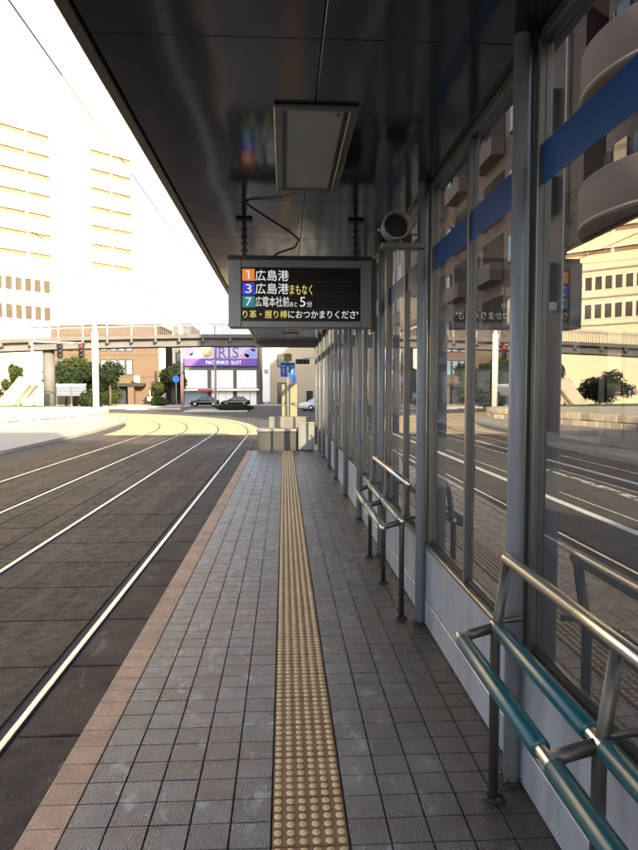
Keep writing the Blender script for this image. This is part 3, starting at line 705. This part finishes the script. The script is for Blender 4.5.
for i, (a, c) in enumerate(((-5.6, -2.15), (-1.5, 1.85), (2.45, 5.5))):
    w = MB().box(a, c, .05, .28, 2.75, 5.5).obj('shop_window', 'letter_white', hall)
    for q in range(1, 4): MB().box(a + (c - a) * q / 4 - .02, a + (c - a) * q / 4 + .02, .02, .049, 2.75, 5.5).obj('window_bar', 'grey_plastic', w)
    w = MB().box(a, c, .08, .28, .1, 2.25).obj('shop_front', 'window_blue' if i == 0 else 'letter_white', hall)
    for q in range(0, 4): MB().box(a + (c - a) * q / 3 - .04, a + (c - a) * q / 3 + .04, .03, .079, .1, 2.25).obj('window_bar', 'grey_plastic', w)
MB().bbox(-5.9, 5.9, -.9, .28, 2.3, 2.65, .03).obj('awning', 'white_wall', hall)
MB().bbox(-3.5, -1.2, -.95, -.905, 2.25, 2.6, .01).obj('awning_board', 'awning_red', hall)
ps = thing('pylon_sign', 'tall narrow white sign board beside the purple banner shopfront', 'sign', (-2.7, 102, gz(102)))
MB().bbox(-.55, .55, -.2, .2, .6, 9.1, .04).obj('board', 'letter_white', ps)
MB().box(-.3, .3, -.1, .1, 0, .6).obj('foot', 'concrete', ps)
MB().bbox(-.3, .3, -.23, -.201, 4.9, 5.6, .01).obj('mark', 'grey_plastic', ps)

# cream building at the end of the street
cbd = thing('cream_building', 'cream plastered building at the end of the street beyond the platform', 'building', (3.2, 112, gz(105)))
MB().box(-5.6, 14, 0, 14, 0, 13).obj('wall', 'cream_wall', cbd)
MB().box(-5.7, 14.1, -.15, 14.1, 13.0, 13.4).obj('parapet', 'concrete', cbd)
windows(cbd, [(-4.2, -2.8, 6.4, 8.4), (-4.2, -2.9, .2, 3.6), (3.2, 4.8, 6.4, 8.4), (6.2, 7.8, 6.4, 8.4)], 0, 'window_glass', 'frame_dark')
d = MB().box(.6, 1.7, -.08, -.01, .0, 2.3).obj('door', 'frame_dark', cbd); MB().box(-1.8, -1.2, -.3, -.01, 2.6, 5.0).obj('side_sign', 'sign_blue', cbd)
MB().box(2.6, 3.6, -.25, -.01, 2.6, 3.2).obj('wall_box', 'frame_dark', cbd)

# right-hand side of the street, seen through the glass
cv = thing('curved_balcony_building', 'pinkish building with curved balconies seen through the near glass', 'building', (13.8, 20, -.07))
MB().lathe([(3.6, 0), (3.6, 24)], 40).obj('core_wall', 'maroon_wall', cv)
MB().box(0.5, 16, -3.6, 5.8, 0, 24).obj('wing_wall', 'pink_wall', cv)
for k, z in enumerate((6.9, 11.0, 15.1, 19.2)):
    o = MB().lathe([(3.62, .0), (4.4, .0), (4.42, .04), (4.42, 1.42), (4.38, 1.46), (4.28, 1.46), (4.25, 1.42), (4.25, .25), (3.62, .25)], 56, Matrix.Translation((0, 0, z))).obj('balcony', 'pink_wall', cv)
    MB().lathe([(4.44, .06), (4.44, .14)], 56, Matrix.Translation((0, 0, z))).obj('balcony_trim', 'concrete', o)
    for q in range(9):
        a = R(150 + q * 16); c, s_ = math.cos(a), math.sin(a)
        Mw = Matrix.Rotation(a, 4, 'Z'); MB().box(3.55, 3.64, -.36, .36, z + .3, z + 2.4, 0, Mw).obj('balcony_window', 'window_glass', cv)
for q in range(9):
    Mw = Matrix.Rotation(R(150 + q * 16), 4, 'Z'); MB().box(3.55, 3.66, -.4, .4, .3, 3.6, 0, Mw).obj('shop_window', 'window_glass', cv)
MB().lathe([(3.62, 0), (4.6, .0), (4.6, .35), (3.62, .4)], 56, Matrix.Translation((0, 0, 4.0))).obj('shop_canopy', 'concrete_dark', cv)

mr_ = thing('maroon_building', 'dark maroon building behind the curved balconies with a drainpipe', 'building', (11.2, 24.4, -.07), R(-90))
# local frame: facade along local -y ... built directly facing -x
mr_.rotation_euler = (0, 0, 0)
MB().box(0, 12, .2, 6.0, 0, 26).obj('wall', 'maroon_wall', mr_)
for y in (1.6, 4.9): MB().tube([(-.1, y, 0), (-.1, y, 25)], .06, 8).obj('drainpipe', 'grey_pole', mr_)
for z in (5.5, 9, 12.5, 16): MB().box(-.35, -.02, 2.6, 4.2, z, z + 1.5).obj('shutter_box', 'frame_dark', mr_)
MB().bbox(-.9, -.02, 2.3, 2.8, 5.0, 5.35, .03).obj('wall_lamp', 'lamp_glass', mr_)

pk = thing('pink_apartment_block', 'pinkish apartment block with small windows and balcony openings painted dark as shade behind the glass', 'building', (11.4, 31, -.07))
MB().box(0, 14, 0, 26, 0, 30).obj('wall', 'pink_wall', pk)
for k in range(8):
    z = 4.6 + k * 3.2
    for j in range(4):
        y = 1.2 + j * 6.3
        w = MB().box(-.10, .02, y, y + 1.0, z + .3, z + 1.75).obj('window', 'frame_dark', pk)
        MB().box(-.12, -.101, y + .08, y + .92, z + .38, z + 1.67).obj('pane', 'window_blue', w)
        bl_ = MB().box(-.04, .02, y + 2.0, y + 5.4, z, z + 2.1).obj('recess_shade_panel', 'frame_dark', pk)  # flat dark panel paints the shade inside the balcony opening
        MB().box(-.75, -.045, y + 1.9, y + 5.5, z - .35, z + .55).obj('balcony_parapet', 'pink_wall', bl_)
MB().box(-1.3, -.02, 0, 26, 3.4, 3.9).obj('shop_canopy', 'concrete_dark', pk)
for j in range(6): w = MB().box(-.06, .02, .6 + j * 4.3, 4.2 + j * 4.3, .2, 3.1).obj('shop_window', 'window_glass', pk)
rb = thing('far_street_building', 'grey block farther down the right side of the street', 'building', (12, 62, gz(62)))
MB().box(0, 14, 0, 30, 0, 20).obj('wall', 'concrete', rb)
for k in range(5):
    for j in range(7): MB().box(-.08, .02, 1.2 + j * 4, 3.4 + j * 4, 4 + k * 3.1, 5.6 + k * 3.1).obj('window', 'window_glass', rb)

# office blocks unseen behind the camera, placed and shaped to cast the stop's shade
def occluder(name, label, x0, x1, y0, y1, h):
    e = thing(name, label, 'building', ((x0 + x1) / 2, y1, -.07)); w = (x1 - x0) / 2
    MB().box(-w, w, -(y1 - y0), 0, 0, h).obj('wall', 'concrete', e)
    MB().box(-w - .1, w + .1, -(y1 - y0) - .1, .1, h, h + .5).obj('parapet', 'concrete_dark', e)
    n = max(2, int(2 * w / 3.5))
    for k in range(int(h / 3.4)):
        for j in range(n):
            x = -w + (j + .5) * 2 * w / n
            MB().box(x - 1.0, x + 1.0, -.02, .06, 1.2 + k * 3.4, 2.8 + k * 3.4).obj('window', 'window_glass', e)
occluder('shade_block', 'concrete office block unseen behind the camera, shaped to shade the stop, nearest the tracks', 3.0, 19.4, -34, -22, 17.6)  # unseen; height set so its shadow ends beyond the platform
ob_ = [o for o in COL.objects if o.name == 'shade_block'][0]
for (a, b_, hh) in ((-8.1, .6, 5.3), (.7, 2.9, 5.0), (3.0, 4.1, 3.4), (4.25, 5.2, 2.6), (5.45, 6.2, 2.1), (6.5, 7.2, 1.6)): MB().box(a, b_, -6, -.3, 18.1, 17.6 + hh).obj('shadow_step', 'concrete', ob_)  # roof steps added to make the shadow edge on the tracks uneven
occluder('gap_shade_block', 'lower concrete office block unseen behind the camera, placed to cast shade beside a sun gap', 27.5, 36.8, -34, -22, 19.3)  # unseen; set apart so a strip of sun falls through the gap
occluder('tall_shade_block', 'tall concrete office block unseen behind the camera, added to shade the right side of the street', 37, 75, -36, -22, 40)  # unseen; added to keep the buildings behind the glass shaded

# ------------------------------------------------------------------ footbridge
fbg = thing('footbridge', 'long concrete pedestrian footbridge crossing above the street', 'bridge', (-23.5, 67.5, gz(67)))
ZB = 6.55
path = [(-60, 61.6), (-45, 63.2), (-37, 64.6), (-30, 65.6), (-22, 66.1), (-15, 66.4), (-8, 66.5), (0, 66.6), (16, 66.8)]
def arch(x): return -.012 * max(0.0, -6 - x) - .0009 * max(0.0, -6 - x) ** 2
def rib(b, off0, off1, z0, z1, path=path):
    for i in range(len(path) - 1):
        (xa, ya), (xb, yb) = path[i], path[i + 1]; d = Vector((xb - xa, yb - ya)).normalized(); n = Vector((-d.y, d.x))
        vs = []
        for (x, y) in ((xa, ya), (xb, yb)):
            for o_ in (off0, off1):
                for z in (z0, z1): vs.append((x + n.x * o_ + 23.5, y + n.y * o_ - 67.5, z + arch(x)))
        b.add(vs, [(0, 1, 3, 2), (4, 6, 7, 5), (0, 4, 5, 1), (2, 3, 7, 6), (1, 5, 7, 3), (0, 2, 6, 4)])
    return b
b = rib(MB(), 0.5, 2.9, ZB, ZB + .75); b.obj('girder', 'bridge_concrete', fbg)
b = rib(MB(), 0.0, 3.4, ZB + .753, ZB + 1.0); b.obj('deck', 'bridge_concrete', fbg)
b = rib(MB(), -.05, -.002, ZB + .76, ZB + 1.12); b.obj('edge_beam', 'concrete_dark', fbg)
for off in (.05, 3.3): rib(MB(), off, off + .07, ZB + 2.28, ZB + 2.36).obj('handrail', 'grey_pole', fbg)
N = 0
for i in range(len(path) - 1):
    (xa, ya), (xb, yb) = path[i], path[i + 1]; l = math.hypot(xb - xa, yb - ya); n_ = int(l / 2.2)
    for k in range(n_):
        t0, t1 = k / n_, (k + 1) / n_
        if xa + (xb - xa) * t0 < -46: continue
        x0, y0, x1, y1 = xa + (xb - xa) * t0, ya + (yb - ya) * t0, xa + (xb - xa) * t1, ya + (yb - ya) * t1
        za = arch(x0); zb_ = arch(x1)
        p = MB().box(x0 + 23.5 - .05, x0 + 23.5 + .05, y0 - 67.5 + .04, y0 - 67.5 + .12, ZB + 1.002 + za, ZB + 2.278 + za).obj('baluster_post', 'grey_pole', fbg)
        q = MB()
        for j_ in range(1, 12):
            t_ = j_ / 12; xx, yy, zz = x0 + (x1 - x0) * t_ + 23.5, y0 + (y1 - y0) * t_ - 67.5, za + (zb_ - za) * t_
            q.box(xx - .022, xx + .022, yy + .06, yy + .10, ZB + 1.08 + zz, ZB + 2.2 + zz)
        for z_ in (1.06, 2.14): q.tube([(x0 + 23.56, y0 - 67.42, ZB + z_ + za), (x1 + 23.44, y1 - 67.42, ZB + z_ + zb_)], .03, 4)
        q.obj('railing_panel', 'railing_mesh', fbg)
        MB().box(x0 + 23.5 - .1, x0 + 23.5 + .1, y0 - 67.5 - .05, y0 - 67.5 + .49, ZB + .4 + za, ZB + .75 + za).obj('deck_bracket', 'bridge_concrete', fbg)
MB().lathe([(.56, 0), (.56, ZB - .45)], 24, Matrix.Translation((.0, .2, 0))).obj('column', 'bridge_concrete', fbg)
MB().lathe([(.56, 0), (.56, ZB - .02)], 24, Matrix.Translation((36, .9, 0))).obj('column', 'concrete', fbg)

# ------------------------------------------------------------------ stone terrace on the left
out = [(-17.0, 12.0), (-14.6, 22.0), (-13.2, 30.5), (-12.0, 36.0), (-11.3, 41.0), (-11.6, 43.2), (-13.0, 44.6), (-16, 46.5), (-22, 50), (-34, 54)]
poly = out + [(-60, 56), (-60, 12)]
mb = MB(); mb.prism(poly, -.5, .56)
ter = structure(mb.obj('terrace', 'granite'))
mb = MB(); mb.prism([(-60, 8), (-8.4, 8), (-8.4, 30), (-9.0, 38), (-10.2, 43.5), (-13, 46.2), (-16, 48), (-60, 50)], -.4, -.10); structure(mb.obj('terrace_pavement', 'pavement'))
mb = MB(); mb.prism([(-60, -60), (-8.4, -60), (-8.4, 7.99), (-60, 7.99)], -.4, -.10); structure(mb.obj('left_pavement', 'pavement'))
lw_ = thing('stone_wall', 'low rough stone retaining wall curving round the terrace', 'wall', (-13, 30, -.2))
def walk(path, step):
    pts = []; acc = 0
    for i in range(len(path) - 1):
        a, b = Vector(path[i]), Vector(path[i + 1]); l = (b - a).length; t = acc
        while t < l: pts.append((a + (b - a) * t / l, (b - a).normalized())); t += step
        acc = t - l
    return pts
sm = [MB().bbox(-.44 + .03 * i, .44 - .02 * i, -.16, .12 + .02 * i, -.17 + .01 * i, .17, .03).mesh('stone', 'stone') for i in range(3)]
for row in range(2):
    for k, (p, d) in enumerate(walk(out, .9)):
        sh_ = d * (.45 if row else 0)
        o = link('stone', sm[(k * 7 + row) % 3], lw_, (p.x + sh_.x + 13 + d.y * .1, p.y + sh_.y - 30 - d.x * .1, .2 + row * .355), math.atan2(d.y, d.x))
mo = thing('leaning_monument', 'two stone slabs leaning together as a monument on the terrace', 'monument', (-19, 48, .56))
for i, (dx, dy) in enumerate(((0, 0), (.14, .84))):
    Ms = Matrix.Translation((dx - 1.0, dy, -.3)) @ Matrix.Rotation(R(40), 4, 'Y')
    MB().bbox(-.46, .46, -.40, .40, 0, 2.7, .05, 0, Ms).obj('slab', 'monument', mo)
MB().bbox(.30, 1.05, .2, 1.0, -.02, .5, .05).obj('prop_stone', 'monument', mo)
structure(MB().prism([(-60, 50.6), (-30, 52.2), (-22, 49.4), (-16.5, 46.1), (-14, 44.9), (-14, 43.5), (-20, 44), (-60, 46)], .5, .60).obj('lawn', 'grass'))

# ------------------------------------------------------------------ poles, wires, signals
def pole(name, label, x, y, h, r0, r1, m, cat='pole', z=None, lower=None):
    e = thing(name, label, cat, (x, y, gz(y) if z is None else z))
    zs = [0, h * .4, h]; MB().tube([(0, 0, zs[0]), (0, 0, zs[2])], [r0, r1], 14).obj('shaft', m, e)
    if lower: MB().tube([(0, 0, 0), (0, 0, lower[0])], r0 + .03, 14).obj('lower_sleeve', lower[1], e)
    MB().lathe([(r0 * 1.6, 0), (r0 * 1.6, .06), (r0, .1)], 14).obj('base_plate', m, e); return e
wp = pole('tram_wire_pole', 'thick white steel pole standing on the terrace before the footbridge', -13.75, 49.2, 10.0, .20, .13, 'white_pole', z=-.1, lower=None)
MB().tube([(0, 0, 0), (0, 0, 6.0)], .225, 14).obj('lower_shaft', 'white_pole', wp)
MB().tube([(0, 0, 8.2), (6.5, -2.0, 7.9)], .05, 8).obj('bracket_arm', 'white_pole', wp)
MB().tube([(0, 0, 9.6), (6.5, -2.0, 7.95)], .02, 6).obj('arm_stay', 'white_pole', wp)
pole('street_lamp_post', 'pale grey post in front of the purple banner shopfront', -7.4, 72, 9.2, .13, .09, 'grey_pole')
pole('signal_pole', 'grey pole with pinkish lower half beside the footbridge column', -21.5, 58, 6.2, .13, .10, 'grey_pole', lower=(3.2, 'pink_pole'))
pole('utility_pole', 'dark grey pole with pink lower half at the shopfront corner', -14.0, 92, 11, .2, .15, 'grey_pole', lower=(4.4, 'pink_pole'))
def signal_head(x, y, z, lit, label, arm_to=None, horiz=False):
    e = thing('traffic_signal', label, 'traffic light', (x, y, z), group=None)
    if horiz:
        MB().bbox(-.65, .65, 0, .2, -.22, .22, .06).obj('housing', 'frame_dark', e); c = [(-.42, 0), (0, 0), (.42, 0)]
    else:
        MB().bbox(-.24, .24, 0, .2, -.62, .62, .06).obj('housing', 'frame_dark', e); c = [(0, .38), (0, 0), (0, -.38)]
    for i, (a, b_) in enumerate(c):
        MB().lathe([(.17, 0), (.17, .02), (.10, .05)], 14, Matrix.Translation((a, -.002, b_)) @ Mx).obj('lens', 'signal_red' if i == lit else 'black', e)
        MB().lathe([(.20, 0), (.20, .16), (.19, .16), (.19, .0)], 14, Matrix.Translation((a, -.003, b_)) @ Mx).obj('visor', 'frame_dark', e)
    if arm_to:
        MB().tube([(0, .1, .65 if not horiz else .3), (arm_to[0] - x, arm_to[1] - y, arm_to[2] - z)], .06, 8).obj('mast_arm', 'grey_pole', e)
signal_head(-19.0, 57.4, 4.95, -1, 'dark traffic signal under the footbridge, left of the red one')
signal_head(-17.2, 57.4, 5.0, 0, 'traffic signal showing red under the footbridge', arm_to=(-21.5, 57.9, 5.75))
signal_head(1.75, 62, 4.3, -1, 'traffic signal hanging over the street beyond the platform end', arm_to=(6.0, 62.1, 4.9), horiz=True)
pole('signal_mast', 'grey mast carrying the traffic signal beyond the platform end', 6.0, 62.2, 6.0, .12, .1, 'grey_pole')
e = thing('round_sign', 'round blue road sign beside the dark trees', 'road sign', (-15.3, 95, gz(95)))
MB().tube([(0, 0, 0), (0, 0, 4.2)], .05, 8).obj('pole', 'grey_pole', e); MB().lathe([(.5, 0), (.5, .04)], 20, Matrix.Translation((0, -.06, 3.9)) @ Mx).obj('sign_plate', 'sign_blue', e)
e = thing('crossing_sign', 'small white sign on a thin pole before the brick building', 'road sign', (-19.6, 98, gz(98)))
MB().tube([(0, 0, 0), (0, 0, 2.4)], .06, 8).obj('pole', 'white_pole', e); MB().bbox(-.35, .35, -.1, -.06, .8, 1.4, .02).obj('sign_plate', 'letter_white', e)
# wires
def wire(name, label, pts, r, sag=0):
    p0, p1 = Vector(pts[0]), Vector(pts[1]); q = []
    for k in range(13):
        t = k / 12; v = p0.lerp(p1, t); v.z -= sag * 4 * t * (1 - t); q.append(v)
    b = MB().tube(q, r, 6); o = b.obj(name, 'wire'); tag(o, label, 'wire')
wire('overhead_wire', 'dark overhead contact wire above the near track', [(-2.27, -5, 4.95), (-2.27, 36, 4.95)], .0065)
wire('overhead_wire', 'overhead contact wire above the far track', [(-5.16, -5, 4.95), (-5.16, 36, 4.95)], .008)
wire('span_wire', 'cross wire from the white pole over the tracks', [(-13.7, 49.2, 8.0), (1.0, 40, 7.2)], .012, .3)
wire('span_wire', 'long cross wire below the tower windows', [(-34, 62, 18.0), (-8, 62, 14.3)], .02, .2)
wire('span_wire', 'lower long cross wire above the footbridge', [(-34, 62, 14.4), (-8, 62, 12.2)], .02, .2)

# ------------------------------------------------------------------ vegetation
def crown_mesh(blobs, n, size, seed, m):
    rg = np.random.default_rng(seed); w = np.array([b[3] * b[4] * b[5] for b in blobs]) ** .67; w /= w.sum()
    ch = rg.choice(len(blobs), n, p=w); B = np.array(blobs)[ch]
    d = rg.normal(size=(n, 3)); d /= np.linalg.norm(d, axis=1)[:, None]; rad = rg.uniform(.55, 1.05, n) ** .7
    lump = 1 + .22 * np.sin(d[:, 0] * 5 + seed) * np.cos(d[:, 2] * 6 + d[:, 1] * 4)
    c = B[:, :3] + d * B[:, 3:6] * (rad * lump)[:, None]
    nrm = d + rg.normal(size=(n, 3)) * .6; nrm /= np.linalg.norm(nrm, axis=1)[:, None]
    u = np.cross(nrm, rg.normal(size=(n, 3))); u /= np.linalg.norm(u, axis=1)[:, None]; v = np.cross(nrm, u)
    s_ = (size * rg.uniform(.6, 1.4, n))[:, None]
    V = np.stack([c - u * s_, c + v * s_ * .55, c + u * s_, c - v * s_ * .55], 1).reshape(-1, 3)
    me = bpy.data.meshes.new('crown'); me.from_pydata(V.tolist(), [], np.arange(4 * n).reshape(-1, 4).tolist()); me.materials.append(MATS[m]); return me
def tree(name, label, x, y, h, w, seed, m='leaf', n=5000, size=.16, trunk=.35, cat='tree', z=None, group=None):
    e = thing(name, label, cat, (x, y, gz(y) if z is None else z), group=group); rg = random.Random(seed)
    b = MB().tube([(0, 0, -.1), (.05, 0, h * trunk), (0, .1, h * .75)], [.035 * h, .025 * h, .01 * h], 8)
    for k in range(5):
        a = rg.random() * 6.28; b.tube([(0, 0, h * (.3 + .08 * k)), (math.cos(a) * w * .3, math.sin(a) * w * .3, h * (.5 + .08 * k))], [.015 * h, .006 * h], 6)
    b.obj('trunk', 'bark', e)
    bl = []
    for k in range(9):
        a = rg.random() * 6.28; q = rg.random() ** .5 * w * .33; zz = h * (trunk + (1 - trunk) * (.15 + .7 * rg.random()))
        bl.append((math.cos(a) * q, math.sin(a) * q, zz, w * rg.uniform(.16, .26), w * rg.uniform(.16, .26), h * (1 - trunk) * rg.uniform(.16, .26)))
    link('crown', crown_mesh(bl, n, size, seed, m), e); return e
gt = 'trees beyond the footbridge'
tree('street_tree', 'dark green tree just right of the footbridge column', -24.0, 84, 5.6, 4.6, 11, 'leaf_dark', group=gt)
tree('street_tree', 'olive green tree behind the red traffic signal', -28.0, 90, 6.8, 6.0, 12, 'leaf', group=gt)
tree('street_tree', 'tall green tree right behind the white pole', -24.6, 95, 6.4, 4.0, 13, 'leaf_dark', group=gt)
tree('street_tree', 'dark leafy tree between brick building and purple banner shopfront', -16.6, 100, 7.2, 4.6, 14, 'leaf_dark', group=gt)
tree('street_tree', 'low layered tree right of the brick entrance', -18.8, 101, 4.4, 3.4, 15, 'leaf', 3000, group=gt)
tree('street_tree', 'broad dark tree filling the gap behind the white fence', -29.0, 94, 7.4, 8.0, 18, 'leaf_dark', group=gt)
tree('street_tree', 'bushy dark tree close behind the footbridge column', -26.5, 82, 5.4, 5.5, 19, 'leaf_dark', group=gt)
tree('street_tree', 'dense dark tree at the left edge behind the monument', -37, 80, 4.4, 8.0, 16, 'leaf_dark', 7000, trunk=.06, group=gt)
tree('street_tree', 'loose olive tree left of the pink based pole', -32.5, 82, 5.2, 3.0, 17, 'leaf', 2500, group=gt)
def shrub(label, x, y, w, h, seed, m='leaf_dark', n=2600, z=None, size=.13):
    e = thing('shrub', label, 'shrub', (x, y, gz(y) if z is None else z), group='clipped shrubs by the brick building')
    MB().tube([(0, 0, -.1), (0, 0, h * .5)], .08, 6).obj('stem', 'bark', e)
    link('crown', crown_mesh([(0, 0, h * .55, w / 2, w / 2, h * .47), (w * .1, 0, h * .4, w / 2, w / 2, h * .35)], n, size, seed, m), e)
shrub('round clipped bush left of the brick entrance', -25.2, 97, 3.2, 3.6, 21, 'leaf')
shrub('small dark bush right of the white pole', -26.6, 94, 1.8, 2.4, 22)
shrub('low bush at the foot of the dark trees', -18.0, 96, 2.4, 1.4, 23, 'leaf')
shrub('flat dark hedge on the traffic island before the shopfront', -5.1, 66, 3.6, .75, 24, 'leaf_dark', 3500, size=.09)
shrub('spreading bush under the footbridge beside the white fence', -21.4, 74, 2.6, 2.0, 25)
fe = thing('white_fence', 'white slatted metal fence under the footbridge', 'fence', (-25.2, 80, gz(80)))
for k in range(2): MB().bbox(-1.75 + k * 1.77, k * 1.77 - .02, -.04, .04, 1.5, 2.95, .01).obj('frame', 'grey_pole', fe)
for k in range(5): MB().box(-1.7, 1.72, -.08, -.041, 1.62 + k * .25, 1.74 + k * .25).obj('slat', 'white_pole', fe)
for x in (-1.7, 0, 1.7): MB().box(x - .05, x + .05, -.12, .05, 0, 3.0).obj('post', 'grey_pole', fe)

# ------------------------------------------------------------------ traffic islands and far kerbs
structure(MB().bbox(-9.5, -3.5, 63, 69, -.9, gz(66) + .14, .05).obj('traffic_island', 'concrete'))
structure(MB().bbox(-60, -13.5, 92.0, 104.5, -1.2, gz(98) + .15, .05).obj('forecourt', 'pavement'))
structure(MB().bbox(-13.4, 20, 101.6, 111, -1.2, gz(105) + .14, .05).obj('shop_pavement', 'pavement'))
for k, (x, y, w) in enumerate(((-14.5, 74, 3.0), (-19, 78, 4.0))):
    structure(MB().bbox(x - w, x + w, y, y + .5, -.8, gz(y) + .2, .05).obj('median_kerb', 'concrete'))
b = MB()
b.add([(-2.6, 46, gz(46) + .004), (-2.4, 46, gz(46) + .004), (3.4, 39, -.211), (3.1, 39, -.211)], [(0, 1, 2, 3)])
structure(b.obj('stop_line', 'paint_line'))

# ------------------------------------------------------------------ cars
def car(label, x, y, rz, paint, length=4.3):
    e = thing('parked_car', label, 'car', (x, y, gz(y) + .005), rz, 'cars in the far street'); k = length / 4.4
    # body: cross-sections along x (length): (x, half width, z low, z high)
    st = [(-2.2, .62, .42, .78), (-2.12, .78, .28, .92), (-1.6, .84, .22, .98), (-.9, .85, .2, .98), (.6, .85, .2, .95), (1.3, .84, .2, .90), (1.95, .78, .24, .78), (2.2, .60, .36, .62)]
    b = MB(); vs = []
    for (sx, w, z0, z1) in st:
        zm = (z0 + z1) / 2
        vs += [(sx * k, -w * .9, z0), (sx * k, -w, zm), (sx * k, -w * .93, z1 - .05), (sx * k, -w * .8, z1), (sx * k, w * .8, z1), (sx * k, w * .93, z1 - .05), (sx * k, w, zm), (sx * k, w * .9, z0)]
    n = 8; b.add(vs, [(i * n + j, (i + 1) * n + j, (i + 1) * n + (j + 1) % n, i * n + (j + 1) % n) for i in range(len(st) - 1) for j in range(n)], 0, True)
    b.add(vs[:8], [tuple(range(8))]); b.add(vs[-8:], [tuple(range(8))[::-1]])
    b.obj('body', paint, e)
    def cab(bx, w0, w1, z0, z1, x0, x1, x2, x3):
        return [(x0 * k, -w0, z0), (x3 * k, -w0, z0), (x3 * k, w0, z0), (x0 * k, w0, z0), (x1 * k, -w1, z1), (x2 * k, -w1, z1), (x2 * k, w1, z1), (x1 * k, w1, z1)]
    F = [(0, 1, 5, 4), (1, 2, 6, 5), (2, 3, 7, 6), (3, 0, 4, 7), (4, 5, 6, 7)]
    MB().add(cab(0, .77, .60, .94, 1.38, -1.75, -1.05, .25, 1.05), F).obj('glasshouse', 'window_glass', e)
    MB().add(cab(0, .61, .56, 1.375, 1.44, -1.12, -1.0, .2, .32), F).obj('roof', paint, e)
    b = MB()
    for s_ in (-1, 1):
        for (xa, xb) in ((-1.72, -1.06), (1.02, .26), (-.35, -.35)): b.tube([(xa * k, s_ * .775, .94), (xb * k, s_ * .605, 1.39)], .03, 6)
    b.obj('pillar', paint, e)
    for sx in (-1.35, 1.35):
        for s_ in (-1, 1):
            Mw = Matrix.Translation((sx * k, s_ * .80, .31)) @ Matrix.Rotation(R(90), 4, 'X')
            w = MB().lathe([(.22, -.10), (.31, -.09), (.31, .09), (.22, .10)], 20, Mw).obj('wheel', 'tyre', e)
            MB().lathe([(.02, -.112), (.20, -.105), (.20, .105), (.02, .112)], 14, Mw).obj('rim', 'steel', w)
    for s_ in (-1, 1):
        MB().bbox(2.02 * k, 2.16 * k, s_ * .56 - .13, s_ * .56 + .13, .58, .70, .02).obj('headlight', 'lamp_glass', e)
        MB().bbox(-2.17 * k, -2.08 * k, s_ * .60 - .13, s_ * .60 + .13, .66, .82, .02).obj('tail_light', 'lamp_red', e)
        MB().bbox(.72 * k, .9 * k, s_ * .9 - .07, s_ * .9 + .07, .95, 1.07, .02).obj('mirror', paint, e)
    return e
car('black sedan parked before the shopfront, left of the pale post', -11.6, 97.5, R(180), 'car_black')
car('black sedan parked before the shopfront, right of the pale post', -7.1, 97.5, R(180), 'car_black')
car('pale blue-white car turning in the street beyond the platform end', 3.6, 66, R(200), 'car_white', 4.2)
